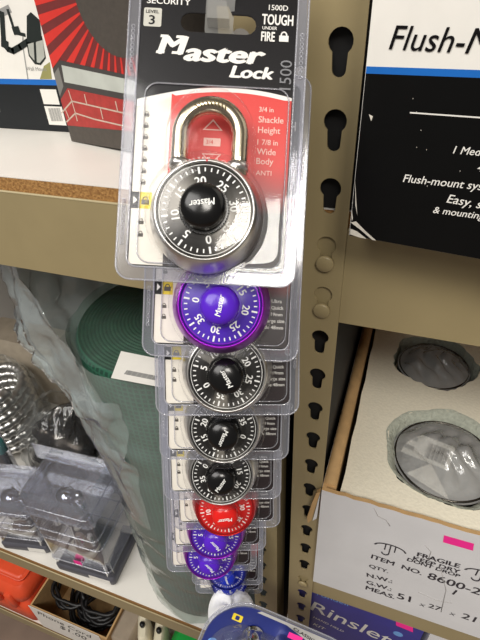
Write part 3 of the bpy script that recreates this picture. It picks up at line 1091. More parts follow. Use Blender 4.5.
# scuffs at the worn corner
rnd = random.Random(4)
SCUFF = mat('bare_paper_scuff', (206, 200, 188), 0.8, 0, 0.1, 300)
for q in (((350, 222), (360, 229), (372, 241), (376, 242), (366, 231), (356, 221)), ((349, 228), (357, 231), (366, 240), (360, 238), (350, 234)), ((352, 210), (353, 218), (352, 221), (350, 214)),
          ((356, 104), (359, 109), (357, 117), (355, 115)), ((369, 114), (373, 116), (371, 121)), ((355, 180), (356, 200), (357, 215), (355.5, 205))):
    P = [rl(*p) for p in q]
    P = [(max(0.0002, x) + rnd.uniform(0, 0.0003), max(0.0005, y)) for x, y in P]
    b.add([(x, y, 0.0004) for x, y in P], [tuple(range(len(P)))], SCUFF, False, M2)
for k in range(9):
    x, y = rnd.uniform(362, 470), rnd.uniform(85, 235)
    p = rl(x, y)
    b.shape([[(p[0] + 0.00017 * math.cos(i), p[1] + 0.00025 * math.sin(i)) for i in range(0, 6)]], 0.0003, 0.0003, SCUFF, M2)
b.build('carton_body', root, A2)

# ------------------------------------------------------------------ open white carton with foam tray
yC = -0.006
X0, X1 = 0.0129, 0.315
zc0, zc1 = ZLR + 0.0004, -0.370
D1 = 0.335
t = 0.004
root = thing('open_carton', 'open white carton printed FRAGILE, holding a foam tray of bagged fittings', 'carton', (X0, yC, zc0))
org = (X0, yC, zc0)


def wall(b, x0, x1, y0, y1):
    b.box(x0, x1, y0, y1, zc0, zc1, KRAFT)


b = MB()
FX = [X0 + (X1 - X0) * i / 40 for i in range(41)]
rnd = random.Random(9)
topz = [zc1 + rnd.uniform(-0.0012, 0.0006) - 0.004 * (i / 40) for i in range(41)]
out = [(X0, zc0), (X1, zc0)] + [(x, z) for x, z in reversed(list(zip(FX, topz)))]
b.shape([out], 0, t, KRAFT, XZ(yC + t))
b.shape([[(x, z) for x, z in out]], 0.0, 0.0002, CARTON_WHITE, XZ(yC))
b.box(X0, X1, yC + t, yC + D1, zc0, zc0 + t, KRAFT)
b.build('front_panel', root, org)
b = MB()
b.box(X0, X0 + t, yC + t, yC + D1, zc0 + t, zc1, KRAFT)
b.box(X0 + t, X0 + 0.0125, yC + t + 0.002, yC + D1 - t, zc0 + t, zc1 - 0.001, KRAFT)
b.box(X0 - 0.0003, X0, yC + t, yC + D1, zc0 + t, zc1 - 0.0005, CARTON_WHITE)
b.tube([(X0 + 0.0064, yC + 0.008, zc1 - 0.002), (X0 + 0.006, yC + 0.1, zc1 - 0.001), (X0 + 0.0064, yC + 0.2, zc1 - 0.0015), (X0 + 0.0064, yC + D1 - t, zc1 - 0.002)], 0.0064, KRAFT, 12)
b.build('side_panel', root, org)
b = MB()
b.box(X1 - t, X1, yC + t, yC + D1, zc0 + t, zc1, KRAFT)
b.build('side_panel', root, org)
b = MB()
b.box(X0 + t, X1 - t, yC + D1 - t, yC + D1, zc0 + t, zc1, KRAFT)
b.build('back_panel', root, org)
# torn corner flap hanging at the left front edge
b = MB()
P0 = [(X0 - 0.0008, zc1 + 0.001), (X0 - 0.0070, zc1 - 0.052), (X0 - 0.0105, zc1 - 0.060), (X0 - 0.0118, zc1 - 0.050), (X0 - 0.0078, zc1 - 0.022), (X0 - 0.0045, zc1 - 0.004)]
P0.reverse()
b.shape([P0], 0, 0.004, KRAFT, XZ(yC + 0.001))
b.shape([[(X0 - 0.0010, zc1 - 0.003), (X0 - 0.0058, zc1 - 0.052), (X0 - 0.0020, zc1 - 0.046)][::-1]], 0, 0.003, CARTON_WHITE, XZ(yC - 0.0005))
b.build('torn_flap', root, org)
# print on the front: lettering follows the front panel
b = MB()
FC = (0, yC - 0.0003, 0)


def fc(x, y):
    return on_plane(x, y, FC, FN)


STAMP = mat('black_stamp_ink', (52, 48, 54), 0.6, 0, 0.2, 400)


def stamp(s, p0, p1, bold=0.02, h=None):
    bold += 0.035
    b.text(s, STAMP, fc(*p0), fc(*p1), n=FN, bold=bold, lift=0.00015, h=h)


stamp('ITEM  NO.', (371, 558), (421, 575), 0.02)
stamp('8600-2', (427, 578), (479, 595), 0.0)
stamp('QTY.', (369, 567), (388, 573), 0.02)
stamp('N.W.:', (367, 576.5), (392, 583), 0.02)
stamp('G.W.:', (366.5, 581.5 + 2), (391, 591), 0.02)
stamp('MEAS.', (365.5, 589), (394, 599), 0.02)
stamp('51', (397, 598), (410, 602), 0.0)
stamp('X', (419, 605), (424, 607), 0.0)
stamp('27', (428, 607), (440, 611), 0.0)
stamp('X', (449, 614), (454, 616), 0.0)
stamp('21', (461, 617.5), (474, 622), 0.0)
stamp('1', (452, 594), (453.5, 594.6), 0.0)
stamp('FRAGILE', (417, 556), (459, 568), 0.03)
stamp('KEEP DRY', (413, 559.5), (459, 573.5), 0.03)
stamp('DONT DROP', (407, 560.5), (459, 577.5), 0.03)


def umbrella(px, py, s):
    c = fc(px, py)
    arc = []
    for i in range(13):
        a = math.radians(180 - 15 * i)
        arc.append((c.x + 1.15 * s * math.cos(a), c.z + 0.62 * s * math.sin(a)))
    arc2 = []
    for i in range(13):
        a = math.radians(15 * i)
        arc2.append((c.x + 1.0 * s * math.cos(a), c.z + 0.46 * s * math.sin(a) + 0.02 * s))
    b.shape([(arc + arc2)[::-1]], 0, 0.0001, STAMP, XZ(yC - 0.0003))
    for x in (-0.35, 0.0, 0.35):
        b.box(c.x + x * s - 0.0006, c.x + x * s + 0.0006, yC - 0.0005, yC - 0.0003, c.z - (0.3 if x else 0.7) * s, c.z + 0.45 * s, STAMP)
    b.tube([(c.x + 0.25 * s * math.cos(math.radians(a)) - 0.25 * s, yC - 0.0004, c.z - 0.7 * s + 0.25 * s * math.sin(math.radians(a))) for a in range(0, -181, -20)], 0.0007, STAMP, 5)


umbrella(390, 549, 0.0135)
umbrella(482, 575, 0.0135)
CREASE = mat('carton_crease', (168, 164, 162), 0.8)
for q in (((374, 508), (378, 516), (386, 520), (390, 526)), ((425, 545), (431, 552), (428, 560)), ((440, 566), (446, 590), (441, 612)), ((418, 592), (436, 600), (452, 603))):
    c_ = MB()
    c_.tube([fc(*p) for p in q], 0.0004, CREASE, 5)
    c_.build('crease', root, org)
b.build('front_print', root, org)
b = MB()
q = [fc(444, 535), fc(474, 543.5), fc(473, 550.5), fc(443, 542)]
b.add([(p.x, yC - 0.0006, p.z) for p in q], [(0, 1, 2, 3)][::1], PINK)
b.build('price_sticker', root, org)['label'] = 'pink price sticker'

# foam tray
FZ = -0.3765
root = thing('foam_tray', 'white styrofoam tray inside the open carton', 'packing foam', (X0 + 0.02, 0.02, zc0 + t))
org = (X0 + 0.02, 0.02, zc0 + t)
b = MB()


def jag(cx, cy, r, seed, n=64, a=0.0022, sy=1.0):
    rn = random.Random(seed)
    P = []
    for i in range(n):
        w = 2 * math.pi * i / n
        rr = r + rn.uniform(-a, a) * 0.7 + a * math.sin(5 * w + seed)
        P.append((cx + rr * math.cos(w), cy + sy * rr * math.sin(w)))
    return P


fx0, fx1, fy0, fy1 = X0 + 0.0170, X1 - 0.0060, yC + 0.0070, yC + D1 - 0.0065
edge = [(fx0 + 0.0006 * math.sin(i * 2.1), fy1 - (fy1 - fy0) * i / 14) for i in range(15)]
outl = edge + [(fx0 + (fx1 - fx0) * i / 16, fy0 + 0.0005 * math.sin(i * 1.7)) for i in range(1, 17)] + [(fx1, fy1)]
R1 = (0.1240, 0.0790, 0.0600)
R2 = (0.1080, 0.2230, 0.0500)
R3 = (0.2400, 0.1000, 0.0480)
h1 = [jag(*R1, 1), jag(*R2, 2), jag(*R3, 3)]
b.shape([outl] + h1[:2], -0.4187, FZ, FOAM, None, FOAM_TORN)
b.box(fx0 + 0.001, fx1 - 0.001, fy0 + 0.002, fy1 - 0.002, zc0 + t + 0.0003, -0.4189, FOAM)
b.build('foam_block', root, org)
# torn grainy rim of the nearest recess
b = MB()
n = 72


def rimfn(u, v):
    a = 2 * math.pi * u
    r = R1[2] + 0.0012 - 0.010 * v + 0.0008 * math.sin(9 * a) + 0.0018 * math.sin(5 * a + 1)
    p = (R1[0] + r * math.cos(a), R1[1] + r * math.sin(a), FZ + 0.0008 - 0.012 * v * v)
    return Vector(p) + wob(p, 260, 0.0009)


b.grid(rimfn, n, 6, FOAM_TORN, True, True)
b.build('torn_rim', root, org)

# bagged round fittings in the recesses


def bagged_fitting(cx, cy, r, label, variant):
    o = (cx, cy, FZ - 0.045)
    rt = thing('bagged_fitting', label, 'plumbing fitting', o, 'bagged fittings in the foam tray')
    b = MB()
    M = Matrix.Translation((cx, cy, FZ - 0.045))
    b.lathe([(r * 0.60, 0.0), (r * 0.86, 0.0), (r * 0.90, 0.006), (r * 0.90, 0.036), (r * 0.885, 0.0380), (r * 0.865, 0.037), (r * 0.85, 0.030), (r * 0.62, 0.012), (r * 0.60, 0.0)], 72, mat('dark_nickel', (88, 84, 78), 0.25, 0.9), M)
    b.build('trim_ring', rt, o)
    b = MB()
    if variant == 0:
        b.lathe([(0.0001, 0.020), (r * 0.8, 0.020), (r * 0.8, 0.017), (0.0001, 0.017)], 48, mat('grey_backing_card', (150, 150, 148), 0.6), M)
        q = [(-0.012, -0.004), (0.006, -0.046), (-0.036, -0.030)]
        b.add([(cx + x, cy + y, FZ - 0.016 + 0.004 * i) for i, (x, y) in enumerate(q)], [(0, 2, 1)], INK_WHITE)
        b.build('card_insert', rt, o)
        b = MB()
        Ml = Matrix.Translation((cx - 0.012, cy + 0.018, FZ - 0.0225)) @ Matrix.Rotation(math.radians(-12), 4, 'Z')
        b.box(-0.030, 0.022, -0.017, 0.017, 0, 0.0006, INK_WHITE, Ml)
        for k in range(16):
            b.box(-0.004 + 0.0014 * k, -0.0034 + 0.0014 * k + 0.0003 * (k % 3), -0.012, 0.010, 0.0006, 0.0008, INK_CHAR, Ml)
        for yy in (-0.010, 0.004):
            b.box(-0.026, -0.016, yy, yy + 0.006, 0.0006, 0.0008, INK_GREY, Ml)
        b.build('barcode_label', rt, o)
    else:
        b.lathe([(0.0001, 0.030), (r * 0.16, 0.030), (r * 0.2, 0.026), (r * 0.2, 0.004)], 32, mat('dark_rubber', (38, 36, 34), 0.6), M)
        b.lathe([(r * 0.22, 0.010), (r * 0.55, 0.012), (r * 0.58, 0.004)], 40, mat('dark_nickel', (88, 84, 78), 0.25, 0.9), M)
        b.build('valve_core', rt, o)
    b = MB()

    def bag(u, v):
        a = 2 * math.pi * u
        rr = r * 0.93 * v
        z = FZ - 0.0055 + 0.010 * (1 - v) - 0.004 * v
        p = Vector((cx + rr * math.cos(a), cy + rr * math.sin(a), z))
        w = wob(p, 48, 0.010 * (1.02 - v * v), cx * 30)
        return p + Vector((0, 0, w.z + 0.3 * w.x + 0.006 * abs(math.sin(p.x * 150 + 2 * math.sin(p.y * 90))) * (1.02 - v * v)))
    b.grid(bag, 64, 20, FILM, True, True)
    b.build('bag', rt, o)
    return rt


bagged_fitting(R1[0], R1[1], R1[2] - 0.004, 'dark-rimmed ring with barcode label in clear bag, nearest recess of the foam tray', 0)
bagged_fitting(R2[0], R2[1], R2[2] - 0.003, 'dark round fitting in clear bag, far recess under the beam', 1)

# ------------------------------------------------------------------ blue carton below
yR = 0.012
zr0 = ZBR
root = thing('rinse_kit_carton', 'blue carton with white Rinslet lettering under the right shelf', 'carton', (0.0, yR, zr0))
org = (0, yR, zr0)
b = MB()
zrt = -0.6095
NAVY = mat('blue_carton_print', (48, 48, 140), 0.4, 0, 0.05, 60)
b.box(-0.0150, 0.150, yR, yR + 0.2, zr0 + 0.0004, zrt, NAVY)


def rr_(x, y):
    return on_plane(x, y, (0, yR, 0), FN)


b.text('rondell', mat('light_blue_print', (110, 160, 220), 0.5), rr_(317, 595), rr_(348, 606), n=FN, bold=0.0)
b.text('Rinslet', INK_WHITE, rr_(310, 609), rr_(388, 644), n=FN, bold=0.012)
b.text('HAND HELD', INK_WHITE, rr_(313, 617.5), rr_(343, 632), n=FN, bold=0.01)
b.text('KIT', INK_WHITE, rr_(313, 624.5), rr_(324, 630), n=FN, bold=0.01)
b.shape([circle(rr_(398, 634).x, rr_(398, 634).z, 0.006, 24)], 0, 0.0002, mat('light_blue_print', (110, 160, 220), 0.5), XZ(yR))
b.build('carton_body', root, org)
b = MB()
q = [rr_(396, 620), rr_(413, 627), rr_(413, 632), rr_(396, 625)]
b.add([(p.x, yR - 0.0005, p.z) for p in q], [(0, 1, 2, 3)], PINK)
b.build('price_sticker', root, org)['label'] = 'pink price sticker'
b = MB()
b.box(0.158, 0.32, 0.014, 0.2, ZBR + 0.0004, -0.632, CARTON_WHITE)
tag(b.build('white_box', None, (0.158, 0.014, ZBR)), 'plain white box right of the blue carton', 'box')

# ------------------------------------------------------------------ foreground fitting pack
pc = EYE + 0.50 * (FWD + (278 - 240) / FOCAL * RIGHT - (622 - 320) / FOCAL * UP)
tt = math.radians(40)
fh = Vector((math.sin(YAW), math.cos(YAW), 0))
nn = -fh * math.cos(tt) + Vector((0, 0, math.sin(tt)))
uu = Vector((math.cos(YAW), -math.sin(YAW), 0))
vv = nn.cross(uu)
rr = math.radians(-26)
u2 = uu * math.cos(rr) + vv * math.sin(rr)
v2 = -uu * math.sin(rr) + vv * math.cos(rr)
root = thing('faucet_pack', 'blister pack of chrome fittings on dark blue card at the bottom edge', 'blister pack')
root.matrix_world = Matrix.Translation(pc) @ Matrix((u2, v2, nn)).transposed().to_4x4()
b = MB()
NAVY2 = mat('navy_card_print', (30, 42, 112), 0.4, 0, 0.1, 30)


def fore_outline(inset):
    return rrect(0.016, -0.097, 0.087 - inset, 0.104 - inset, 0.046 - inset * 0.6, 9)


b.shape([fore_outline(0.003)], -0.0005, 0, NAVY2)
z = 0.0002
b.shape([[(-0.024, 0.0005), (0.010, 0.0005), (0.098, -0.022), (0.088, 0.0), (0.058, 0.0035), (-0.020, 0.0035)]], z, z, mat('pale_grey_card', (176, 174, 170), 0.5))
b.shape([rrect(-0.0415, -0.0125, 0.0055, 0.0035, 0.001)], z * 2, z * 2, INK_YELLOW)
b.shape([rrect(-0.0415, -0.0125, 0.0022, 0.0022, 0.001)], z * 3, z * 3, NAVY2)
b.text('CLASSICS', INK_BLACK, (0.0175, -0.0008, 0), (0.046, -0.0050, 0), h=0.0030, lift=z * 3, bold=0.03)
b.shape([circle(-0.056, -0.047, 0.006, 24)], z * 2, z * 2, mat('light_blue_print', (110, 160, 220), 0.5))
b.build('card', root)
b = MB()
b.shape([fore_outline(0.0), fore_outline(0.0036)], -0.0008, 0.0004, FLANGE)
b.tube([(x, y, 0) for x, y in fore_outline(0.0)], 0.0008, EMBOSS, 6, closed=True)
base = [(0.006 + (x - 0.016) * 0.80, -0.104 + (y + 0.097) * 0.88) for x, y in fore_outline(0.003)]
n_ = len(base)
V = [(x, y, 0.0006) for x, y in base] + [(x * 0.95, -0.1 + (y + 0.1) * 0.95, 0.020) for x, y in base] + [(x * 0.90, -0.1 + (y + 0.1) * 0.90, 0.024) for x, y in base]
F = [(a * n_ + i, a * n_ + (i + 1) % n_, (a + 1) * n_ + (i + 1) % n_, (a + 1) * n_ + i) for a in range(2) for i in range(n_)]
b.add(V, F, RIGID, True)
b.shape([[(x * 0.90, -0.1 + (y + 0.1) * 0.90) for x, y in base]], 0.024, 0.024, PLASTIC)
b.build('clamshell', root)
b = MB()
b.tube([(-0.038, -0.085, 0.007), (-0.036, -0.050, 0.009), (-0.030, -0.030, 0.011), (-0.019, -0.021, 0.012), (-0.007, -0.027, 0.011), (-0.002, -0.045, 0.010), (-0.001, -0.08, 0.008)], 0.0052, CHROME, 16)
b.lathe([(0.0001, 0.022), (0.006, 0.021), (0.009, 0.016), (0.009, 0.006), (0.012, 0.002)], 28, CHROME, Matrix.Translation((-0.019, -0.024, 0.0)))
b.build('chrome_spout', root)
for x in (0.013, 0.036):
    b = MB()
    b.lathe([(0.0001, 0.019), (0.006, 0.018), (0.0085, 0.014), (0.0075, 0.009), (0.011, 0.003), (0.011, 0.0005)], 24, CHROME, Matrix.Translation((x, -0.020, 0)))
    b.build('chrome_handle', root)
b = MB()
b.shape([[(0.0085, 0.0000), (0.0235, 0.0000), (0.0235, 0.0055), (0.0085, 0.0055)]], 0.0203, 0.0206, PINK)
b.build('price_sticker', root)['label'] = 'pink price sticker'

# ------------------------------------------------------------------ green mesh roll in plastic
RC = Vector((-0.210, 0.128, ZL))
RR = 0.112
RT = -0.305
root = thing('mesh_roll', 'large green mesh roll wrapped in clear plastic on the lower left shelf', 'mesh roll', RC)


def mesh_material():
    m = mat('green_mesh', (22, 104, 66), 0.7, 0, 0.2, 60)
    nt = m.node_tree
    tc = nt.nodes.new('ShaderNodeTexCoord')
    sx = nt.nodes.new('ShaderNodeSeparateXYZ')
    nt.links.new(tc.outputs['Object'], sx.inputs[0])
    at2 = nt.nodes.new('ShaderNodeMath')
    at2.operation = 'ARCTAN2'
    nt.links.new(sx.outputs['X'], at2.inputs[0])
    nt.links.new(sx.outputs['Y'], at2.inputs[1])

    def wave(src, k):
        a = nt.nodes.new('ShaderNodeMath')
        a.operation = 'MULTIPLY'
        a.inputs[1].default_value = k
        s = nt.nodes.new('ShaderNodeMath')
        s.operation = 'SINE'
        nt.links.new(src, a.inputs[0])
        nt.links.new(a.outputs[0], s.inputs[0])
        return s.outputs[0]
    w1, w2 = wave(at2.outputs[0], 100), wave(sx.outputs['Z'], 900)
    mn = nt.nodes.new('ShaderNodeMath')
    mn.operation = 'MAXIMUM'
    nt.links.new(w1, mn.inputs[0])
    nt.links.new(w2, mn.inputs[1])
    rp = nt.nodes.new('ShaderNodeValToRGB')
    rp.color_ramp.elements[0].position = 0.25
    rp.color_ramp.elements[1].position = 0.75
    rp.color_ramp.elements[0].color = lin((14, 56, 42))
    rp.color_ramp.elements[1].color = lin((32, 88, 66))
    nt.links.new(mn.outputs[0], rp.inputs[0])
    nt.links.new(rp.outputs[0], nt.nodes['Principled BSDF'].inputs['Base Color'])
    return m


GM = mesh_material()
b = MB()
M = Matrix.Translation((RC.x, RC.y, 0))
b.lathe([(RR - 0.004, ZL + 0.003), (RR, ZL + 0.008), (RR, RT - 0.006), (RR - 0.004, RT)], 80, GM, M)
# wound layers seen on the end
prof = []
r = RR - 0.004
k = 0
while r > 0.018:
    prof += [(r, RT), (r - 0.0022, RT - 0.0003), (r - 0.0032, RT - 0.0016), (r - 0.0040, RT - 0.0003)]
    r -= 0.0044
    k += 1
prof += [(0.018, RT - 0.03), (0.0001, RT - 0.08)]
b.lathe(prof, 72, mat('green_roll_end', (20, 62, 40), 0.75, 0, 0.25, 90), M)
b.build('wound_mesh', root, RC)
b = MB()


def wrapfn(u, v):
    a = 2 * math.pi * u
    z = ZL + 0.002 + (RT - ZL + 0.002) * v
    p = Vector((RC.x + (RR + 0.0085) * math.cos(a), RC.y + (RR + 0.0085) * math.sin(a), z))
    q = Vector((math.cos(a) * 1.6, math.sin(a) * 1.6, z * 14 + a * 0.9))
    d = 0.0045 * noise.noise(q * 1.3) + 0.0030 * noise.noise(q * 3.1)
    return p + Vector((math.cos(a), math.sin(a), 0)) * d


b.grid(wrapfn, 96, 90, WRAP, True, True)


def topfn(u, v):
    a = 2 * math.pi * u
    rr_2 = (RR + 0.004) * (1 - v)
    p = Vector((RC.x + rr_2 * math.cos(a), RC.y + rr_2 * math.sin(a), RT + 0.006))
    return p + Vector((0, 0, 0.006 * noise.noise(p * 45) + 0.004 * v))


b.grid(topfn, 64, 14, clear('wrap_over_end', (0.9, 0.97, 0.94), 0.05, 0.8, 0.15, 0.6, 50, (0.6, 0.8, 0.75)), True, True)
b.build('plastic_wrap', root, RC)
# gathered loose bag mouth at the left of the roll's top
b = MB()


def loose(u, v):
    # bag film flaring out at the left of the roll's top, gathered in sharp folds
    deg = 125 + 140 * u
    a = math.radians(deg)
    drop = min(1.0, max(0.0, (deg - 215) / 40.0))
    z = -0.60 + 0.44 * v * (1 - 0.42 * drop * drop * (3 - 2 * drop))
    flare = math.exp(-((deg - 196) / 34.0) ** 2)
    hgt = 0.0 if v < 0.05 else min(1.0, ((v - 0.05) / 0.60) ** 1.6) * (1.0 - 0.30 * max(0.0, v - 0.68) / 0.32)
    fold = 0.010 * abs(math.sin(0.19 * deg + 2.2 * math.sin(4.0 * v + 0.05 * deg))) * hgt
    ra = RR + 0.010 + 0.068 * flare * hgt - fold
    ra += 0.007 * max(0.0, 1 - abs(v - 0.64) / 0.04) * (0.4 + flare)
    p = Vector((RC.x + ra * math.cos(a), RC.y + ra * math.sin(a), z))
    w = wob(p, 24, 0.008 * hgt, 3.3) + wob(p, 75, 0.004 * hgt, 1.1)
    return p + w


b.grid(loose, 110, 60, FILM_BLUE, True)
b.build('loose_bag_mouth', root, RC)
# paper label
b = MB()
a0 = math.atan2(-0.108, 0.035)
LBL = [on_plane(x, y, (0, 0, RT + 0.011), (0, 0, 1)) for x, y in ((121, 351), (165, 360), (165, 388), (111, 378))]
b.add([tuple(p) for p in LBL], [(3, 2, 1, 0)], INK_WHITE)
for k in range(18):
    p = on_plane(124 + k * 1.7, 374 + 0.34 * k, (0, 0, RT + 0.0114), (0, 0, 1))
    b.box(p.x, p.x + 0.0012 + 0.0004 * (k % 3), p.y, p.y + 0.006, RT + 0.0112, RT + 0.0116, INK_GREY)
b.build('paper_label', root, RC)['label'] = 'white paper label'

# dark teal carton behind the posts, stretched forward to darken the gap between them
b = MB()
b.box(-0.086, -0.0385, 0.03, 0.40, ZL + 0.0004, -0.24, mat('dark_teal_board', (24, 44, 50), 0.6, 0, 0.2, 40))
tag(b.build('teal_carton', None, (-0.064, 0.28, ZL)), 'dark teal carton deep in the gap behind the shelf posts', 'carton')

b = MB()
GAP_DARK = mat('gap_shade_dark', (14, 13, 14), 0.7, 0, 0.15, 40)  # near-black tone standing in for the shade behind the post
b.box(-0.0145, 0.0155, 0.006, 0.40, ZUR + 0.0004, 0.22, GAP_DARK)  # block added behind the post so its upper keyholes look dark
tag(b.build('dark_filler', None, (0, 0.2, ZUR)), 'added dark filler behind the post keyholes beside the black carton', 'carton')
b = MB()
b.box(-0.0145, 0.0085, 0.006, 0.40, ZLR + 0.0004, -0.20, GAP_DARK)  # second added block, darkens the lower keyholes and the gap beside the carton
tag(b.build('dark_filler', None, (0, 0.2, ZLR)), 'added dark filler in the gap left of the foam carton', 'carton')

# ------------------------------------------------------------------ clear packs on the lower left shelf


def clear_fixture_pack(cx, cy, w, d, h, rz, label, group, detail=True, lean=0):
    rt = thing('fixture_pack', label, 'clear pack', (cx, cy, ZL), group)
    rt.rotation_euler = (math.radians(lean), 0, rz)
    b = MB()
    b.rbox(-w / 2, w / 2, -d / 2, d / 2, 0.024, h, 0.006, RIGID)
    for z_ in (0.05, h * 0.5, h * 0.62, h - 0.03):
        P = rrect(0, 0, w / 2 + 0.001, d / 2 + 0.001, 0.01)
        b.tube([(x, y, z_) for x, y in P], 0.0016, RIGID, 6, closed=True)
    b.shape([rrect(0, 0, w / 2 + 0.006, d / 2 + 0.004, 0.012)], h * 0.80, h * 0.80 + 0.0015, RIGID)
    b.box(-w / 2 - 0.03, w / 2, d / 2 - 0.006, d / 2 - 0.0048, h - 0.03, h + 0.012, RIGID)
    b.build('clamshell', rt)
    b = MB()
    b.rbox(-w / 2 - 0.001, w / 2 + 0.001, -d / 2 - 0.001, d / 2 + 0.001, 0.0004, 0.024, 0.004, mat('dark_grey_tray', (84, 84, 92), 0.5, 0, 0.05, 40))
    b.box(w * 0.08, w * 0.44, -d / 2 - 0.0016, -d / 2 - 0.0011, 0.006, 0.018, INK_WHITE)
    b.build('base_tray', rt)
    b = MB()
    b.lathe([(0.030, 0.0265), (0.030, 0.034), (0.024, 0.037), (0.0001, 0.037)], 36, mat('white_escutcheon', (226, 222, 206), 0.35), Matrix.Translation((-w * 0.16, -d * 0.10, 0)))
    b.build('base_disc', rt)
    b = MB()
    ox, oy = -w * 0.12, 0.0
    b.lathe([(0.024, 0.037), (0.024, 0.052), (0.019, 0.058), (0.019, h * 0.52), (0.026, h * 0.55), (0.026, h * 0.66), (0.016, h * 0.70), (0.016, h * 0.80), (0.0001, h * 0.81)], 28, CHROME, Matrix.Translation((ox, oy, 0)))
    b.tube([(ox, oy, h * 0.60), (ox - 0.020, oy - 0.006, h * 0.62), (ox - 0.034, oy - 0.010, h * 0.56), (ox - 0.036, oy - 0.010, h * 0.46)], 0.011, CHROME, 14)
    b.build('chrome_body', rt)
    b = MB()
    b.tube([(ox + 0.010, oy, h * 0.74), (ox + 0.028, oy - 0.004, h * 0.80), (ox + 0.036, oy - 0.006, h * 0.88)], 0.0065, CHROME, 12)
    b.build('chrome_lever', rt)
    b = MB()
    b.tube([(ox + 0.02, oy + 0.008, 0.05), (ox + 0.022, oy + 0.008, h * 0.5)], 0.005, CHROME, 10)
    b.build('supply_tube', rt)
    if detail:
        b = MB()
        b.box(-0.010, 0.006, -d / 2 - 0.0008, -d / 2 - 0.0002, 0.052, 0.064, PINK)
        b.build('price_sticker', rt)['label'] = 'pink price sticker'
    return rt


clear_fixture_pack(-0.423, 0.060, 0.125, 0.095, 0.255, math.radians(4), 'clear upright pack with pink sticker and chrome faucet parts beside the green roll', 'clear faucet packs')
clear_fixture_pack(-0.575, 0.056, 0.100, 0.080, 0.17, math.radians(12), 'clear pack of chrome parts at the left frame edge', 'clear faucet packs', False)

# bags of fittings behind the packs


def film_lump(cx, cy, rx, ry, z0, z1, m, seed, parent, org):
    b = MB()

    def fn(u, v):
        a = 2 * math.pi * u
        s = math.sin(math.pi * (0.06 + 0.94 * v * 0.98 + 0.0) ** 0.8) ** 0.6 if 0 < v < 1 else 0.35
        p = Vector((cx + rx * s * math.cos(a), cy + ry * s * math.sin(a), z0 + (z1 - z0) * v))
        d = wob(p, 22, 0.020, seed) + wob(p, 60, 0.008, seed + 4)
        d.z *= 0.3 if v > 0.1 else 0
        return p + d
    b.grid(fn, 40, 22, m, False, True)
    return b.build('bag', parent, org)


BRONZE = mat('dark_bronze', (42, 38, 34), 0.22, 0.8, 0.1, 30)
o = (-0.57, 0.205, ZL)
root = thing('bagged_shower_head', 'black bowl-shaped shower head in a clear bag behind the clear packs', 'shower head', o)
b = MB()
Mh = Matrix.Translation((-0.57, 0.205, ZL + 0.120)) @ Matrix.Rotation(math.radians(24), 4, 'X') @ Matrix.Rotation(math.radians(-14), 4, 'Y')
b.lathe([(0.0001, 0.085), (0.018, 0.084), (0.022, 0.070), (0.040, 0.055), (0.078, 0.030), (0.094, 0.004), (0.096, -0.008), (0.090, -0.014), (0.0001, -0.012)], 56, BRONZE, Mh)
b.build('bowl', root, o)
b = MB()
b.tube([(-0.57, 0.205, ZL + 0.004), (-0.57, 0.205, ZL + 0.115)], 0.022, BRONZE, 20)
b.build('stem', root, o)
film_lump(-0.565, 0.212, 0.100, 0.098, ZL + 0.004, ZL + 0.25, FILM_THIN, 2.0, root, o)

o = (-0.80, 0.25, ZL)
root = thing('bagged_hose', 'coiled ribbed chrome hose in a clear bag at the left frame edge', 'hose', o)
b = MB()
pts, rad = [], []
for i in range(588):
    a = 2 * math.pi * i / 84
    pts.append((-0.80 + (0.080 - 0.003 * i / 84) * math.cos(a), 0.25 + (0.075) * math.sin(a), ZL + 0.016 + 0.024 * i / 84 + 0.004 * math.sin(a)))
    rad.append(0.0115 + 0.0016 * math.cos(i * 2.1))
b.tube(pts, 0.012, STEEL, 12, radii=rad)
b.build('coil', root, o)
film_lump(-0.80, 0.25, 0.11, 0.10, ZL + 0.004, ZL + 0.26, FILM_THIN, 6.0, root, o)

o = (-0.675, 0.115, ZL)
root = thing('teal_label_pack', 'small clear pack with teal label at the left frame edge', 'clear pack', o)
b = MB()
b.rbox(-0.716, -0.632, 0.102, 0.128, ZL + 0.0004, ZL + 0.225, 0.008, RIGID)
b.build('clamshell', root, o)
b = MB()
b.rbox(-0.713, -0.635, 0.105, 0.125, ZL + 0.165, ZL + 0.205, 0.004, mat('teal_label_print', (20, 130, 122), 0.4))
b.rbox(-0.708, -0.640, 0.107, 0.123, ZL + 0.004, ZL + 0.16, 0.006, mat('dark_fitting', (60, 58, 56), 0.3, 0.6))
b.build('label_band', root, o)

o = (-0.84, 0.42, ZL)
b = MB()
film_grey = mat('pale_kraft_wrap', (168, 156, 138), 0.6, 0, 0.1, 30, 0.3)
b.rbox(-0.96, -0.72, 0.365, 0.47, ZL + 0.0004, ZL + 0.20, 0.012, film_grey)
tag(b.build('wrapped_box', None, o), 'pale brown wrapped box behind the bagged hose', 'box')

o = (-0.53, 0.405, ZL)
b = MB()


def crump(u, v):
    a = 2 * math.pi * u
    p = Vector((-0.53 + 0.10 * math.cos(a) * math.sin(math.pi * (0.15 + 0.8 * v)), 0.405 + 0.07 * math.sin(a) * math.sin(math.pi * (0.15 + 0.8 * v)), ZL + 0.004 + 0.34 * v))
    return p + wob(p, 30, 0.02 * min(1, 4 * v), 8) * 1.0


b.grid(crump, 40, 24, FILM_BLUE, False, True)
tag(b.build('plastic_bag', None, o), 'crumpled bluish plastic bag left of the green roll', 'plastic bag')

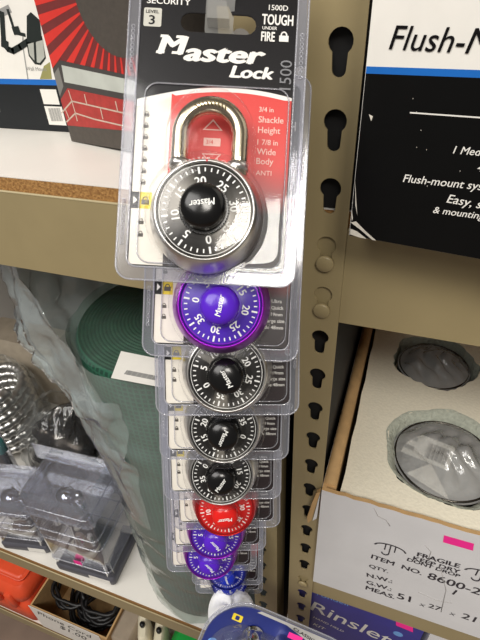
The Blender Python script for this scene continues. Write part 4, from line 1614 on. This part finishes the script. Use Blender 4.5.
# ------------------------------------------------------------------ bottom left shelf
o = Vector((-0.80, 0.06, ZB))
root = thing('orange_case', 'orange plastic tool case on the lowest shelf at left', 'case', o)
ORANGE = mat('orange_plastic', (232, 84, 48), 0.4, 0, 0.05, 30)
b = MB()
b.rbox(-0.93, -0.685, 0.004, 0.20, ZB + 0.0004, ZB + 0.10, 0.012, ORANGE)
b.build('case_bottom', root, o)
b = MB()
b.rbox(-0.93, -0.685, 0.004, 0.20, ZB + 0.102, ZB + 0.165, 0.016, ORANGE)
b.rbox(-0.915, -0.70, 0.03, 0.185, ZB + 0.163, ZB + 0.178, 0.010, ORANGE)
for x in (-0.88, -0.83, -0.78, -0.73):
    b.rbox(x - 0.012, x + 0.012, -0.004, 0.012, ZB + 0.085, ZB + 0.15, 0.004, ORANGE)
b.build('case_lid', root, o)

CX0_, CX1_, CY0_, CY1_ = -0.672, -0.448, 0.004, 0.185
zt_ = -1.205
o = Vector((CX0_, CY0_, ZB))
root = thing('cord_carton', 'cardboard carton with handwritten white label full of black cords', 'carton', o)
b = MB()
b.box(CX0_, CX1_, CY0_, CY0_ + 0.004, ZB + 0.0004, zt_, KRAFT)
b.box(CX0_ - 0.002, CX1_ - 0.02, CY0_ - 0.0012, CY0_ - 0.0004, ZB + 0.004, zt_ + 0.003, INK_WHITE)
b.build('front_panel', root, o)
b = MB()
for s, a, c in (('Phone Cord', (-0.655, zt_ - 0.030), 0.16), ('$1.00', (-0.60, zt_ - 0.066), 0.08)):
    b.text(s, mat('marker_ink', (58, 58, 58), 0.6), (a[0], CY0_ - 0.0014, a[1]), (a[0] + c, CY0_ - 0.0014, a[1] - 0.006), n=FN, shear=0.25, bold=0.0)
b.build('handwriting', root, o)
for nm, q in (('side_panel', (CX0_, CX0_ + 0.004, CY0_ + 0.004, CY1_)), ('side_panel', (CX1_ - 0.004, CX1_, CY0_ + 0.004, CY1_)), ('back_panel', (CX0_ + 0.004, CX1_ - 0.004, CY1_ - 0.004, CY1_))):
    b = MB()
    b.box(q[0], q[1], q[2], q[3], ZB + 0.0004, zt_, KRAFT)
    b.build(nm, root, o)
b = MB()
b.box(CX0_ + 0.004, CX1_ - 0.004, CY0_ + 0.004, CY1_ - 0.004, ZB + 0.0004, ZB + 0.004, KRAFT)
b.build('bottom_panel', root, o)
CORD = mat('black_cord_rubber', (18, 18, 19), 0.45, 0, 0.05, 50)
rnd = random.Random(12)
for k, (cx, cy, rad_) in enumerate(((-0.555, 0.095, 0.070), (-0.535, 0.10, 0.064), (-0.515, 0.095, 0.060), (-0.600, 0.095, 0.058), (-0.505, 0.085, 0.050))):
    pts = []
    for i in range(90):
        a = 2 * math.pi * i / 30 + k
        rr3 = rad_ + 0.006 * math.sin(i * 0.7 + k)
        pts.append((max(CX0_ + 0.012, min(CX1_ - 0.012, cx + rr3 * math.cos(a))), max(CY0_ + 0.012, min(CY1_ - 0.012, cy + rr3 * 0.95 * math.sin(a))), ZB + 0.030 + 0.022 * k + 0.006 * math.sin(a * 0.5 + k) + 0.0002 * i))
    b = MB()
    b.tube(pts, 0.0046, CORD, 8)
    tag(b.build('cord_coil', None, (cx, cy, ZB + 0.03)), 'black cord coil inside the cardboard carton with handwritten label', 'cord', 'black cord coils in the carton')

for k, (x, y, z_, rz) in enumerate(((-0.372, 0.050, ZB, 0.5), (-0.330, 0.052, ZB, 0.35))):
    b = MB()
    Mx = Matrix.Translation((x, y, z_)) @ Matrix.Rotation(rz, 4, 'Z')
    b.rbox(-0.012, 0.012, -0.03, 0.03, 0.0004, 0.155, 0.006, mat('cream_plastic', (224, 216, 190), 0.4), Mx)
    b.tube([Mx @ Vector((0, 0, 0.155)), Mx @ Vector((0, 0, 0.165))], 0.006, CORD, 8)
    tag(b.build('cream_adapter', None, (x, y, z_)), ('left' if k == 0 else 'right') + ' one of two cream plastic adapters beside the cord carton', 'adapter', 'cream adapters')
b = MB()
b.rbox(-0.445, -0.395, 0.01, 0.13, ZB + 0.0004, ZB + 0.125, 0.006, mat('taupe_board', (150, 136, 118), 0.7))
tag(b.build('taupe_box', None, (-0.42, 0.06, ZB)), 'small taupe box right of the handwritten cord carton', 'box')
b = MB()
b.rbox(-0.30, -0.215, 0.015, 0.13, ZB + 0.0004, ZB + 0.155, 0.014, mat('bright_green_plastic', (24, 150, 60), 0.35))
tag(b.build('green_case', None, (-0.26, 0.07, ZB)), 'bright green plastic case under the green roll', 'case')

bpy.context.view_layer.update()
